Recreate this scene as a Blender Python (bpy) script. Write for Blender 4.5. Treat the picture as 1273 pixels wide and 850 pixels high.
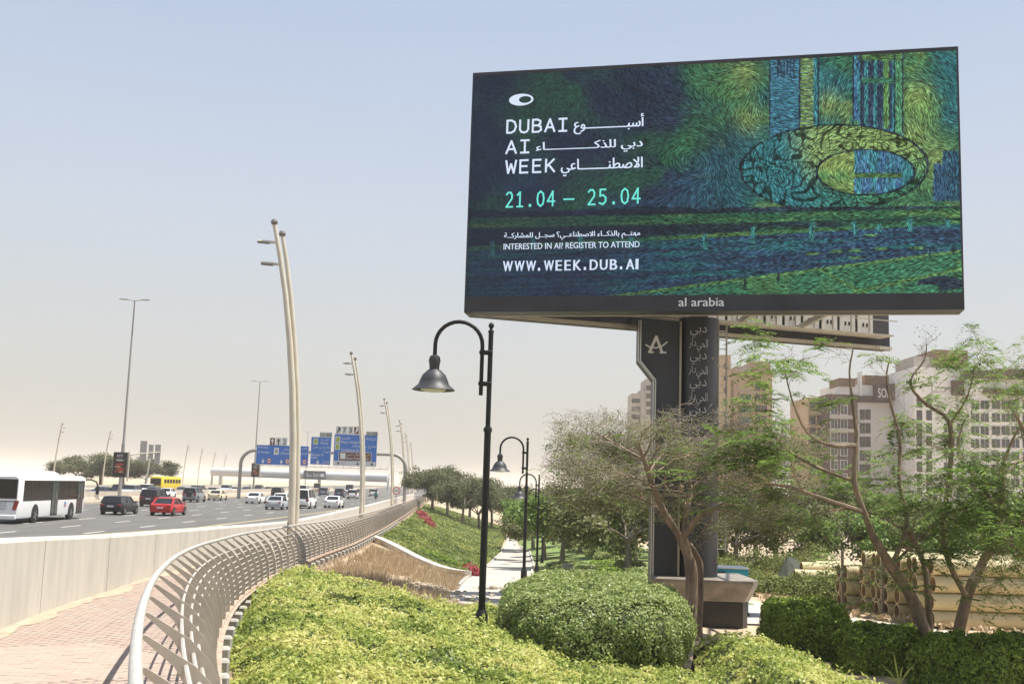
import bpy, math, random
import numpy as np
from mathutils import Vector, Matrix, Quaternion

# ------------------------------------------------------------------ camera, sky, sun, exposure
SC = bpy.context.scene
for o in list(bpy.data.objects): bpy.data.objects.remove(o)
COL = SC.collection
PI = math.pi
FPX = 1345.0; CZ = 3.2
_u = np.array([316., 10055., -FPX]); _u /= np.linalg.norm(_u)
_f = np.array([0, 0, -1.]); _y = _f - _f.dot(_u)*_u; _y /= np.linalg.norm(_y)
RC = np.array([np.cross(_y, _u), _y, _u])                 # camera axes -> world axes
cd = bpy.data.cameras.new('camera'); cam = bpy.data.objects.new('camera', cd); COL.objects.link(cam)
m4 = Matrix.Identity(4)
for i in range(3):
    for j in range(3): m4[i][j] = RC[i][j]
m4.translation = (0, 0, CZ)
cam.matrix_world = m4
cd.sensor_width = 36; cd.lens = FPX/1273*36; cd.clip_start = .1; cd.clip_end = 9000
SC.camera = cam
SUN_EL, SUN_AZ = math.radians(69), math.radians(84)       # azimuth clockwise from +Y (the view) to +X
w = bpy.data.worlds.new('World'); SC.world = w; w.use_nodes = True
nt = w.node_tree; bg = nt.nodes['Background']
sky = nt.nodes.new('ShaderNodeTexSky'); sky.sky_type = 'NISHITA'; sky.sun_disc = False
sky.sun_elevation = SUN_EL; sky.sun_rotation = SUN_AZ
sky.air_density = 1.1; sky.dust_density = 3.0; sky.ozone_density = 1.2; sky.altitude = 0
# dusty air: whiter and warmer towards the horizon, all the way round
geo = nt.nodes.new('ShaderNodeNewGeometry'); sep = nt.nodes.new('ShaderNodeSeparateXYZ')
nt.links.new(geo.outputs['Incoming'], sep.inputs[0])
ab = nt.nodes.new('ShaderNodeMath'); ab.operation = 'ABSOLUTE'; nt.links.new(sep.outputs[2], ab.inputs[0])
rp = nt.nodes.new('ShaderNodeValToRGB'); nt.links.new(ab.outputs[0], rp.inputs[0])
SKY_STOPS = [(0.0, (6.0, 5.65, 5.1)), (.05, (6.6, 6.25, 5.75)), (.12, (6.65, 6.7, 6.6)), (.24, (6.1, 6.65, 7.5)), (.40, (5.1, 5.95, 7.6)), (1.0, (3.4, 4.4, 6.2))]
cr = rp.color_ramp
while len(cr.elements) < len(SKY_STOPS): cr.elements.new(.5)
for e, (p, c) in zip(cr.elements, SKY_STOPS): e.position = p; e.color = (c[0]/10, c[1]/10, c[2]/10, 1)
ml = nt.nodes.new('ShaderNodeVectorMath'); ml.operation = 'SCALE'; ml.inputs['Scale'].default_value = 10
nt.links.new(rp.outputs[0], ml.inputs[0])
nz_ = nt.nodes.new('ShaderNodeTexNoise'); nz_.inputs['Scale'].default_value = 1.4; nz_.inputs['Detail'].default_value = 4; mpz = nt.nodes.new('ShaderNodeMapping'); mpz.inputs['Scale'].default_value = (1, 1, 3.5)
nt.links.new(geo.outputs['Incoming'], mpz.inputs[0]); nt.links.new(mpz.outputs[0], nz_.inputs['Vector'])
mr = nt.nodes.new('ShaderNodeMapRange'); mr.inputs['To Min'].default_value = 9.6; mr.inputs['To Max'].default_value = 10.4; nt.links.new(nz_.outputs[0], mr.inputs[0]); nt.links.new(mr.outputs[0], ml.inputs['Scale'])   # uneven dust
mx = nt.nodes.new('ShaderNodeMix'); mx.data_type = 'RGBA'; mx.inputs[0].default_value = .85
nt.links.new(sky.outputs[0], mx.inputs[6]); nt.links.new(ml.outputs[0], mx.inputs[7])
nt.links.new(mx.outputs[2], bg.inputs[0]); bg.inputs[1].default_value = .062
sd = bpy.data.lights.new('sun', 'SUN'); sd.energy = 4.7; sd.angle = math.radians(.6); sd.color = (1, .95, .86)
so = bpy.data.objects.new('sun', sd); COL.objects.link(so); so.location = (30, 5, 60)
SDIR = Vector((math.sin(SUN_AZ)*math.cos(SUN_EL), math.cos(SUN_AZ)*math.cos(SUN_EL), math.sin(SUN_EL)))
so.rotation_euler = SDIR.to_track_quat('Z', 'Y').to_euler()
SC.view_settings.view_transform = 'Standard'; SC.view_settings.look = 'None'
SC.view_settings.exposure = 0.84; SC.view_settings.gamma = 1
SC.cycles.max_bounces = 6; SC.cycles.transparent_max_bounces = 8
SC.cycles.volume_bounces = 2

# ------------------------------------------------------------------ helpers
def lerp(x, xs, ys): return float(np.interp(x, xs, ys))
def PD(px, py, d):                                          # the place seen at photo pixel px,py at ground distance d
    r = RC @ np.array([px-636.5, -(py-425), -FPX]); return Vector((np.array([0, 0, CZ]) + r*(d/r[1])).tolist())
def X2(px, d, py=640): return PD(px, py, d).x
RNG = np.random.default_rng(7)

def mat(name, col, rough=.7, var=0, scale=3.0, bump=0, bscale=40, metal=0, spec=.4, col2=None, emit=0, coord='pos', detail=5, coat=0, stretch=None):
    m = bpy.data.materials.new(name); m.use_nodes = True
    n = m.node_tree; b = n.nodes['Principled BSDF']
    b.inputs['Base Color'].default_value = (*col, 1); b.inputs['Roughness'].default_value = rough
    b.inputs['Metallic'].default_value = metal; b.inputs['Specular IOR Level'].default_value = spec
    if coat: b.inputs['Coat Weight'].default_value = coat; b.inputs['Coat Roughness'].default_value = .06
    if emit: b.inputs['Emission Color'].default_value = (*col, 1); b.inputs['Emission Strength'].default_value = emit
    vec = None
    if var or bump or col2:
        if coord == 'pos': g = n.nodes.new('ShaderNodeNewGeometry'); vec = g.outputs['Position']
        else: g = n.nodes.new('ShaderNodeTexCoord'); vec = g.outputs['Object']
        if stretch:
            mp = n.nodes.new('ShaderNodeMapping'); mp.inputs['Scale'].default_value = stretch
            n.links.new(vec, mp.inputs[0]); vec = mp.outputs[0]
    if var or col2:
        t = n.nodes.new('ShaderNodeTexNoise'); t.inputs['Scale'].default_value = scale; t.inputs['Detail'].default_value = detail
        t.inputs['Roughness'].default_value = .65
        n.links.new(vec, t.inputs['Vector'])
        r = n.nodes.new('ShaderNodeValToRGB'); n.links.new(t.outputs[0], r.inputs[0])
        c2 = col2 or tuple(c*(1-var) for c in col)
        r.color_ramp.elements[0].position = .36; r.color_ramp.elements[1].position = .64
        r.color_ramp.elements[0].color = (*c2, 1); r.color_ramp.elements[1].color = (*(min(1, c*(1+var*.4)) for c in col), 1)
        n.links.new(r.outputs[0], b.inputs['Base Color'])
    if bump:
        t2 = n.nodes.new('ShaderNodeTexNoise'); t2.inputs['Scale'].default_value = bscale; t2.inputs['Detail'].default_value = 4
        n.links.new(vec, t2.inputs['Vector'])
        bp = n.nodes.new('ShaderNodeBump'); bp.inputs['Strength'].default_value = bump; bp.inputs['Distance'].default_value = .02
        n.links.new(t2.outputs[0], bp.inputs['Height']); n.links.new(bp.outputs[0], b.inputs['Normal'])
    return m

def leafmat(name, cols, trans=.3, rough=.55, patch=None):
    m = bpy.data.materials.new(name); m.use_nodes = True; n = m.node_tree
    b = n.nodes['Principled BSDF']; b.inputs['Roughness'].default_value = rough; b.inputs['Specular IOR Level'].default_value = .35
    g = n.nodes.new('ShaderNodeNewGeometry'); r = n.nodes.new('ShaderNodeValToRGB')
    src = g.outputs['Random Per Island']
    if patch:                                              # some sprigs are yellower, in drifts
        t = n.nodes.new('ShaderNodeTexNoise'); t.inputs['Scale'].default_value = patch; t.inputs['Detail'].default_value = 3
        n.links.new(g.outputs['Position'], t.inputs['Vector'])
        a = n.nodes.new('ShaderNodeMath'); a.operation = 'MULTIPLY_ADD'; a.inputs[1].default_value = 2.4; a.inputs[2].default_value = -.95
        n.links.new(t.outputs[0], a.inputs[0])
        a2 = n.nodes.new('ShaderNodeMath'); a2.operation = 'MULTIPLY_ADD'; a2.inputs[1].default_value = .6; a2.use_clamp = True
        n.links.new(src, a2.inputs[0]); n.links.new(a.outputs[0], a2.inputs[2]); src = a2.outputs[0]
    n.links.new(src, r.inputs[0])
    while len(r.color_ramp.elements) < len(cols): r.color_ramp.elements.new(.5)
    for i, (e, c) in enumerate(zip(r.color_ramp.elements, cols)): e.position = i/(len(cols)-1); e.color = (*c, 1)
    n.links.new(r.outputs[0], b.inputs['Base Color'])
    tr = n.nodes.new('ShaderNodeBsdfTranslucent'); n.links.new(r.outputs[0], tr.inputs[0])
    mxs = n.nodes.new('ShaderNodeMixShader'); mxs.inputs[0].default_value = trans
    n.links.new(b.outputs[0], mxs.inputs[1]); n.links.new(tr.outputs[0], mxs.inputs[2])
    n.links.new(mxs.outputs[0], n.nodes['Material Output'].inputs[0])
    return m

def put(name, mesh, parent=None):
    o = bpy.data.objects.new(name, mesh); COL.objects.link(o)
    if parent is not None: o.parent = parent
    return o
ORG = {}
def org(o): 
    while o is not None:
        if o.name in ORG: return ORG[o.name]
        o = o.parent
    return (0, 0, 0)
def tag(o, label=None, cat=None, group=None, kind=None):
    if label: o['label'] = label
    if cat: o['category'] = cat
    if group: o['group'] = group
    if kind: o['kind'] = kind
    return o
def thing(name, label, cat, loc=(0, 0, 0), rz=0, group=None):
    o = bpy.data.objects.new(name, None); COL.objects.link(o); o.location = loc; o.rotation_euler = (0, 0, rz)
    o.empty_display_size = .3
    if rz == 0: ORG[o.name] = tuple(loc)                   # parts are given in world coordinates
    return tag(o, label, cat, group)

class MB:
    def __init__(s): s.v = []; s.f = []; s.smooth = False
    def quad(s, a, b, c, d): i = len(s.v); s.v += [tuple(a), tuple(b), tuple(c), tuple(d)]; s.f.append((i, i+1, i+2, i+3)); return s
    def poly(s, pts): i = len(s.v); s.v += [tuple(p) for p in pts]; s.f.append(tuple(range(i, i+len(pts)))); return s
    def hexa(s, p):                                        # 8 corners: bottom 4 ccw, top 4 ccw
        i = len(s.v); s.v += [tuple(q) for q in p]
        s.f += [(i+3, i+2, i+1, i), (i+4, i+5, i+6, i+7)] + [(i+k, i+(k+1) % 4, i+4+(k+1) % 4, i+4+k) for k in range(4)]; return s
    def box(s, c, d, rz=0, bev=0):
        cx, cy, cz = c; a, b, h = d[0]/2, d[1]/2, d[2]/2; ca, sa = math.cos(rz), math.sin(rz)
        R = lambda x, y, z: (cx+x*ca-y*sa, cy+x*sa+y*ca, cz+z)
        if bev:
            e = min(bev, a*.9, b*.9); g = min(bev, h*.9)
            ring = [(-a+e, -b), (a-e, -b), (a, -b+e), (a, b-e), (a-e, b), (-a+e, b), (-a, b-e), (-a, -b+e)]
            k = lambda f: [(x*f if abs(x) < 1e9 else x, y) for x, y in ring]
            i = len(s.v)
            for z, ins in ((-h, g), (-h+g, 0), (h-g, 0), (h, g)):
                for x, y in ring:
                    xx = max(-a+ins, min(a-ins, x)); yy = max(-b+ins, min(b-ins, y)); s.v.append(R(xx, yy, z))
            for r in range(3):
                for q in range(8): s.f.append((i+r*8+q, i+r*8+(q+1) % 8, i+(r+1)*8+(q+1) % 8, i+(r+1)*8+q))
            s.f.append(tuple(i+q for q in range(7, -1, -1))); s.f.append(tuple(i+24+q for q in range(8)))
            return s
        return s.hexa([R(-a, -b, -h), R(a, -b, -h), R(a, b, -h), R(-a, b, -h), R(-a, -b, h), R(a, -b, h), R(a, b, h), R(-a, b, h)])
    def beam(s, p, q, w, h=None, up=(0, 0, 1)):
        p, q = Vector(p), Vector(q); h = h or w; d = (q-p).normalized(); u = Vector(up)
        if abs(d.dot(u)) > .98: u = Vector((1, 0, 0))
        x = d.cross(u).normalized()*w/2; z = x.cross(d).normalized()*h/2
        return s.hexa([p-x-z, p+x-z, q+x-z, q-x-z, p-x+z, p+x+z, q+x+z, q-x+z])
    def tube(s, pts, rad, n=8, cap=True):
        pts = [Vector(p) for p in pts]; N = len(pts)
        if not hasattr(rad, '__len__'): rad = [rad]*N
        ref = None; i0 = len(s.v)
        for k, p in enumerate(pts):
            d = (pts[min(k+1, N-1)]-pts[max(k-1, 0)]).normalized()
            if ref is None:
                ref = Vector((0, 0, 1)) if abs(d.z) < .9 else Vector((1, 0, 0))
            x = (ref - d*ref.dot(d)).normalized(); y = d.cross(x); ref = x
            for j in range(n):
                a = 2*PI*j/n; s.v.append(tuple(p+(x*math.cos(a)+y*math.sin(a))*rad[k]))
        for k in range(N-1):
            for j in range(n): s.f.append((i0+k*n+j, i0+k*n+(j+1) % n, i0+(k+1)*n+(j+1) % n, i0+(k+1)*n+j))
        if cap: s.f.append(tuple(i0+j for j in range(n-1, -1, -1))); s.f.append(tuple(i0+(N-1)*n+j for j in range(n)))
        return s
    def lathe(s, prof, c=(0, 0, 0), n=20, axis='z', cap=True):
        i0 = len(s.v)
        for r, h in prof:
            for j in range(n):
                a = 2*PI*j/n; x, y = r*math.cos(a), r*math.sin(a)
                p = (x, y, h) if axis == 'z' else ((h, x, y) if axis == 'x' else (y, h, x))
                s.v.append((c[0]+p[0], c[1]+p[1], c[2]+p[2]))
        for k in range(len(prof)-1):
            for j in range(n): s.f.append((i0+k*n+j, i0+k*n+(j+1) % n, i0+(k+1)*n+(j+1) % n, i0+(k+1)*n+j))
        if cap:
            s.f.append(tuple(i0+j for j in range(n-1, -1, -1))); s.f.append(tuple(i0+(len(prof)-1)*n+j for j in range(n)))
        return s
    def prism(s, poly, a, b, plane='xz'):                  # 2-D outline carried from a to b along the third axis
        n = len(poly); i = len(s.v)
        for t in (a, b):
            for p in poly:
                s.v.append({'xz': (p[0], t, p[1]), 'xy': (p[0], p[1], t), 'yz': (t, p[0], p[1])}[plane])
        s.f.append(tuple(range(i, i+n))); s.f.append(tuple(range(i+2*n-1, i+n-1, -1)))
        for k in range(n): s.f.append((i+(k+1) % n, i+k, i+n+k, i+n+(k+1) % n))
        return s
    def loft(s, rings, cap=True):
        n = len(rings[0]); i = len(s.v)
        for r in rings: s.v += [tuple(p) for p in r]
        for k in range(len(rings)-1):
            for j in range(n): s.f.append((i+k*n+j, i+k*n+(j+1) % n, i+(k+1)*n+(j+1) % n, i+(k+1)*n+j))
        if cap: s.f.append(tuple(range(i+n-1, i-1, -1))); s.f.append(tuple(i+(len(rings)-1)*n+j for j in range(n)))
        return s
    def build(s, name, material, parent=None, smooth=False, local=False, fixn=True):
        me = bpy.data.meshes.new(name)
        off = (0, 0, 0) if (parent is None or local) else org(parent)
        v = [(a-off[0], b-off[1], c-off[2]) for a, b, c in s.v] if off != (0, 0, 0) else s.v
        me.from_pydata(v, [], s.f)
        if fixn:
            import bmesh
            bm = bmesh.new(); bm.from_mesh(me); bmesh.ops.recalc_face_normals(bm, faces=bm.faces); bm.to_mesh(me); bm.free()
        me.materials.append(material)
        if smooth:
            me.shade_smooth()
            if hasattr(me, 'set_sharp_from_angle'): me.set_sharp_from_angle(angle=math.radians(38))
        return put(name, me, parent)

def npmesh(name, V, Fq, material, parent=None, smooth=False):    # V (n,3), Fq (m,4) or (m,3) fast
    V = np.asarray(V, dtype=np.float32); Fq = np.asarray(Fq, dtype=np.int32); k = Fq.shape[1]
    if parent is not None: V = V - np.array(org(parent), dtype=np.float32)
    me = bpy.data.meshes.new(name)
    me.vertices.add(len(V)); me.vertices.foreach_set('co', V.ravel())
    me.loops.add(Fq.size); me.loops.foreach_set('vertex_index', Fq.ravel())
    me.polygons.add(len(Fq)); me.polygons.foreach_set('loop_start', np.arange(0, Fq.size, k, dtype=np.int32))
    me.polygons.foreach_set('loop_total', np.full(len(Fq), k, dtype=np.int32))
    if smooth: me.polygons.foreach_set('use_smooth', np.ones(len(Fq), dtype=bool))
    me.update(calc_edges=True); me.validate()
    me.materials.append(material)
    return put(name, me, parent)
def grid_mesh(name, X, Y, Z, material, parent=None, smooth=True):
    a, b = X.shape; V = np.stack([X, Y, Z], -1).reshape(-1, 3)
    i = np.arange(a*b).reshape(a, b)
    Fq = np.stack([i[:-1, :-1], i[1:, :-1], i[1:, 1:], i[:-1, 1:]], -1).reshape(-1, 4)
    return npmesh(name, V, Fq, material, parent, smooth)
def leaf_quads(C, N, size, elong=1.7, jitter=.8, rng=RNG, tip=True):  # small leaves around points C facing roughly N
    n = len(C); N = N + rng.normal(0, jitter, (n, 3)); N /= np.linalg.norm(N, axis=1)[:, None]+1e-9
    T = rng.normal(0, 1, (n, 3)); T -= (T*N).sum(1)[:, None]*N; T /= np.linalg.norm(T, axis=1)[:, None]+1e-9
    B = np.cross(N, T); s = (size*rng.uniform(.65, 1.35, n))[:, None]
    a = C + T*s*elong*.5; b = C + B*s*.5 + T*s*.08; c = C - T*s*elong*.5; d = C - B*s*.5 + T*s*.08
    V = np.stack([a, b, c, d], 1).reshape(-1, 3); return V, np.arange(4*n).reshape(n, 4)
_lat = np.random.default_rng(3).random((64, 64, 64)).astype(np.float32)
def vnoise(x, y, z=0):
    x, y, z = np.broadcast_arrays(x, y, z); xi = np.floor(x).astype(int); yi = np.floor(y).astype(int); zi = np.floor(z).astype(int)
    fx, fy, fz = x-xi, y-yi, z-zi; fx = fx*fx*(3-2*fx); fy = fy*fy*(3-2*fy); fz = fz*fz*(3-2*fz); r = 0
    for a in (0, 1):
        for b in (0, 1):
            for c in (0, 1):
                r = r + _lat[(xi+a) % 64, (yi+b) % 64, (zi+c) % 64]*(fx if a else 1-fx)*(fy if b else 1-fy)*(fz if c else 1-fz)
    return r*2-1
def fbm(x, y, z=0, o=4):
    r = 0; a = 1; s = 0
    for k in range(o): r = r + a*vnoise(x*2**k+7.3*k, y*2**k+3.1*k, np.asarray(z)*2**k+1.7*k); s += a; a *= .5
    return r/s

# lettering: Latin and joined Arabic as flat meshes
AR = {'ا': 'FE8D FE8E', 'أ': 'FE83 FE84', 'ب': 'FE8F FE90 FE91 FE92', 'ة': 'FE93 FE94', 'ت': 'FE95 FE96 FE97 FE98', 'ج': 'FE9D FE9E FE9F FEA0',
      'ح': 'FEA1 FEA2 FEA3 FEA4', 'خ': 'FEA5 FEA6 FEA7 FEA8', 'د': 'FEA9 FEAA', 'ذ': 'FEAB FEAC', 'ر': 'FEAD FEAE', 'س': 'FEB1 FEB2 FEB3 FEB4', 'ش': 'FEB5 FEB6 FEB7 FEB8',
      'ص': 'FEB9 FEBA FEBB FEBC', 'ط': 'FEC1 FEC2 FEC3 FEC4', 'ع': 'FEC9 FECA FECB FECC', 'غ': 'FECD FECE FECF FED0', 'ق': 'FED5 FED6 FED7 FED8', 'ف': 'FED1 FED2 FED3 FED4', 'ك': 'FED9 FEDA FEDB FEDC',
      'ل': 'FEDD FEDE FEDF FEE0', 'م': 'FEE1 FEE2 FEE3 FEE4', 'ن': 'FEE5 FEE6 FEE7 FEE8', 'ه': 'FEE9 FEEA FEEB FEEC', 'و': 'FEED FEEE', 'ي': 'FEF1 FEF2 FEF3 FEF4',
      'ى': 'FEEF FEF0', 'ء': 'FE80', 'ـ': '0640 0640 0640 0640', 'ﻻ': 'FEFB FEFC'}
def arabic(t):
    t = t.replace('لا', 'ﻻ'); out = []
    for i, ch in enumerate(t):
        if ch not in AR: out.append(ch); continue
        f = AR[ch].split(); nx = t[i+1] if i+1 < len(t) else ' '; pv = t[i-1] if i else ' '
        jp = pv in AR and len(AR[pv].split()) == 4 and len(f) > 1
        jn = len(f) == 4 and nx in AR and len(AR[nx].split()) > 1
        k = 3 if jp and jn else 1 if jp else 2 if jn else 0
        out.append(chr(int(f[k], 16)))
    return ''.join(reversed(out))
_tc = {}
def text_verts(t):                                         # (verts 2-D in units, faces), origin bottom-left
    if t in _tc: return _tc[t]
    cu = bpy.data.curves.new('lettering', 'FONT'); cu.body = t; cu.resolution_u = 3
    o = bpy.data.objects.new('lettering', cu); COL.objects.link(o)
    dg = bpy.context.evaluated_depsgraph_get(); me = bpy.data.meshes.new_from_object(o.evaluated_get(dg))
    v = np.array([x.co[:2] for x in me.vertices]).reshape(-1, 2); f = [tuple(p.vertices) for p in me.polygons]
    bpy.data.objects.remove(o); bpy.data.curves.remove(cu); bpy.data.meshes.remove(me)
    _tc[t] = (v, f); return v, f
def write(mb, t, x0, x1, zb, zt, F, embolden=0):            # fit text in the box x0..x1, zb..zt ; F(x,z)->3-D
    v, f = text_verts(t)
    if not len(v): return
    a, b = v.min(0), v.max(0); i = len(mb.v)
    for p in v:
        mb.v.append(tuple(F(x0+(p[0]-a[0])/(b[0]-a[0]+1e-9)*(x1-x0), zb+(p[1]-a[1])/(b[1]-a[1]+1e-9)*(zt-zb))))
    mb.f += [tuple(i+k for k in q) for q in f]
_lift = [0]
def stroke(mb, pts, wd, F, close=False):                    # flat ribbon lettering
    P = [Vector((x, z)) for x, z in pts]
    if close: P.append(P[0])
    for a, b in zip(P, P[1:]):
        d = (b-a); 
        if d.length < 1e-6: continue
        d.normalize(); n = Vector((-d.y, d.x))*wd/2; e = d*wd*.35
        i = len(mb.v); _lift[0] = (_lift[0]+1) % 12
        mb.v += [tuple(Vector(F(*(q)))-Vector((0, .0006*_lift[0], 0))) for q in (a-e+n, a-e-n, b+e-n, b+e+n)]; mb.f.append((i, i+1, i+2, i+3))

# ------------------------------------------------------------------ lie of the land (z = 0 is the highway surface)
HW = ([0, 5, 10, 15, 22, 32, 50, 100, 160], [1.9, 1.93, 2.02, 2.15, 2.33, 2.5, 2.75, 3.05, 3.2])
def zwalk(y): return CZ - lerp(y, *HW)
RX = ([-10, 2, 3.5, 5, 6, 7, 8.5, 10.6, 12.5, 14.7, 17.5, 21.2, 27.2, 37.5, 48.7, 71, 92, 145, 200, 300, 500, 800, 3000], [4, 0, -.56, -1.09, -1.42, -1.75, -2.2, -2.82, -3.32, -3.88, -4.5, -5.2, -5.95, -6.55, -6.9, -7.95, -9.2, -12.2, -15.2, -20.5, -30, -42, -42])
BX = ([-10, 2, 6, 10, 14, 18, 26.7, 35, 45, 60, 92, 145, 200, 300, 500, 800, 3000], [-2.9, -4.0, -4.8, -5.7, -6.6, -7.4, -8.5, -8.85, -9.0, -10.0, -12.4, -15.8, -19, -24, -32.5, -44, -44])
def smoothed(tab):                                          # sampled and smoothed so bends are round
    y = np.arange(-10, 801, .5); x = np.interp(y, *tab)
    k = np.hanning(13); k /= k.sum(); xs = np.convolve(np.pad(x, 6, mode='edge'), k, 'valid')
    return lambda q: float(np.interp(q, y, xs)), (y, xs)
rail_x, RTAB = smoothed(RX); bar_x, BTAB = smoothed(BX)
LX = ([0, 60, 110, 160, 200, 300, 500, 800, 3000], [-18.6, -19.0, -19.1, -18.9, -20.0, -26.5, -42, -66, -240])
def lane_x(y): return lerp(y, *LX)                          # right edge line of the through lanes
PHL = ([-10, 0, 22, 46, 65, 82, 110, 150, 400], [2.5, 2.6, 3.0, 3.9, 5.1, 5.8, 6.5, 6.8, 7])
PHR = ([-10, 20, 33, 60, 100, 400], [3.95, 3.95, 4.15, 4.7, 5.7, 7])
PL = ([20, 33, 50, 60, 77, 85, 108, 128, 160], [-1.9, -1.6, -1.55, -1.6, -1.25, -1.0, -.3, .0, .3])
PR = ([20, 33, 46, 65, 82, 108, 118, 128, 160], [.2, .3, .75, 1.5, 2.05, 2.3, 1.6, 1.3, 1.3])
def zg_np(x, y):
    x = np.asarray(x, float); y = np.asarray(y, float)
    R = np.interp(y, *RTAB); t = x-R
    zt = CZ - np.interp(y, *HW) - .45
    P = CZ - (np.interp(y, *PHL)*(1-np.clip((x-1)/5.5, 0, 1)) + np.interp(y, *PHR)*np.clip((x-1)/5.5, 0, 1))
    W = np.clip(np.where(y < 50, 5.2, np.interp(y, *PL)-R-.4), 3, 60)
    s = np.clip(t/W, 0, 1); s = s*s*(3-2*s)*.75 + s*.25
    z = zt*(1-s) + P*s
    z = np.where(t < -.35, np.minimum(-.5, zt), z)
    far = np.clip((y-200)/300, 0, 1); z = z*(1-far) + np.where(t > 0, np.where(x > 40, -3.5, -3.5), -.5)*far
    z = np.where((x < 7.9)&(y < 25)&(t > .2), np.minimum(z, CZ-(1.93+.011*y+.092*(x+5)+.42*np.clip((x+.9)/2.2, 0, 1)*np.clip((y-9)/8, 0, 1))-.34), z)
    return z
def zg(x, y): return float(zg_np(x, y))
def axis(cuts):
    out = []
    for a, b, n in cuts: out += list(np.linspace(a, b, n, endpoint=False))
    return np.array(out+[cuts[-1][1]])
M_earth = mat('sandy_soil', (.43, .33, .23), .95, .35, .5, .5, 8, col2=(.33, .26, .18))
gx = axis([(-3000, -300, 12), (-300, -60, 12), (-60, -18, 16), (-18, 20, 77), (20, 60, 40), (60, 300, 20), (300, 3000, 12)])
gy = axis([(-60, 0, 12), (0, 70, 141), (70, 200, 131), (200, 500, 30), (500, 5500, 20)])
GX, GY = np.meshgrid(gx, gy, indexing='ij')
tag(grid_mesh('ground', GX, GY, zg_np(GX, GY), M_earth), kind='structure')
def drape(name, fl, fr, y0, y1, n, material, dz=.03, m=7, zf=zg_np, kind='structure', parent=None):
    ys = np.linspace(y0, y1, n); s = np.linspace(0, 1, m)
    L = np.array([fl(y) for y in ys]); Rr = np.array([fr(y) for y in ys])
    X = L[None, :]*(1-s[:, None]) + Rr[None, :]*s[:, None]; Y = np.repeat(ys[None, :], m, 0)
    o = grid_mesh(name, X, Y, zf(X, Y)+dz, material, parent)
    if kind: o['kind'] = kind
    return o
flat = lambda z: (lambda X, Y: np.full(X.shape, z))

# road -------------------------------------------------------------
M_asph = mat('asphalt', (.118, .113, .107), .9, .22, .9, .3, 30, detail=8, stretch=(1, .12, 1))
M_white = mat('road_paint_white', (.62, .60, .55), .8, .25, 3)
M_yel = mat('road_paint_yellow', (.62, .50, .26), .8, .25, 3)
M_conc = mat('pale_concrete', (.50, .47, .415), .85, .13, 2.2, .35, 18, stretch=(1, 1, .22), detail=9)
M_conc2 = mat('median_concrete', (.43, .385, .325), .85, .15, .8)
drape('highway', lambda y: lane_x(y)-26.2, lambda y: bar_x(y)-.05, 2, 1200, 240, M_asph, 0, 3, flat(0.0))
drape('opposing_carriageway', lambda y: lane_x(y)-62, lambda y: lane_x(y)-32, 2, 1200, 160, M_asph, 0, 3, flat(0.0))
def band(name, fx, wd, y0, y1, n, material, z, kind='structure', group=None):
    return drape(name, lambda y: fx(y)-wd/2, lambda y: fx(y)+wd/2, y0, y1, n, material, z, 2, flat(0.0), kind)
gore = lambda y: lerp(y, [0, 49, 70, 105, 134, 160, 3000], [-31, -23.6, -19.6, -19.0, -18.95, -18.9, -18.9]) if y < 160 else lane_x(y)
band('edge_line', gore, .22, 20, 700, 150, M_yel, .008)
band('median_edge_line', lambda y: lane_x(y)-25.6, .2, 10, 700, 100, M_yel, .008)
band('shoulder_line', lambda y: max(bar_x(y)-1.1, gore(y)+.8) if y > 60 else bar_x(y)-1.3, .15, 24, 500, 90, M_white, .008)
mb = MB()
for k in range(1, 7):                                      # broken lane lines, nearest lanes in view
    for j in range(100):
        y = 20+j*9.0+(k % 2)*3
        if y > 560: break
        if k == 1 and y < 60: pass
        x0, x1 = lane_x(y)-3.65*k, lane_x(y+3)-3.65*k
        mb.quad((x0-.09, y, .008), (x0+.09, y, .008), (x1+.09, y+3, .008), (x1-.09, y+3, .008))
tag(mb.build('lane_dashes', M_white, fixn=False), kind='stuff')
mb = MB()
for j in range(16):                                        # hatching in the nose where the slip lane leaves
    y = 22+j*3.3
    xa = gore(y)+.4; xb = bar_x(y)-1.6
    if xb-xa < 1: continue
    mb.quad((xa, y+1.6, .012), (xb, y-.9, .012), (xb, y-.45, .012), (xa, y+2.15, .012))
tag(mb.build('hatching', M_white, fixn=False), kind='stuff')

# median: kerb, dirt strip, wall ----------------------------------
M_dirt = mat('median_dirt', (.40, .31, .22), .95, .4, .7, .4, 6)
drape('median_strip', lambda y: lane_x(y)-31.8, lambda y: lane_x(y)-26.3, 2, 900, 120, M_dirt, .1, 3, flat(0.0))
mb = MB()
ys = list(np.arange(4, 700, 6))
for a, b in zip(ys, ys[1:]): mb.beam((lane_x(a)-26.25, a, .07), (lane_x(b)-26.25, b, .07), .25, .16)
tag(mb.build('median_kerb', M_conc2), kind='structure')
def jersey(name, f, y0, y1, step, h, material, label, dist):
    root = thing(name, label, 'barrier', (f(y0), y0, 0)); y = y0
    while y < y1:
        b = y+step; a0 = Vector((f(y), y+.03, 0)); a1 = Vector((f(b), b-.03, 0)); mbb = MB()
        d = (a1-a0).normalized(); n = Vector((d.y, -d.x, 0))
        prof = [(-.3, 0), (-.3, .15), (-.14, .38), (-.1, h), (.1, h), (.14, .38), (.3, .15), (.3, 0)]
        mbb.loft([[a+n*p+Vector((0, 0, q)) for p, q in prof] for a in (a0, a1)])
        mbb.build('panel', material, root); y = b
    return root
jersey('median_wall', lambda y: lane_x(y)-31.5, 60, 420, 9, 1.05, M_conc2, 'long low beige concrete wall between the two carriageways', 1)
jersey('far_roadside_wall', lambda y: lane_x(y)-62.5, 110, 420, 12, .95, M_conc2, 'pale roadside wall on the far side of the opposing lanes', 1)

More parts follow.
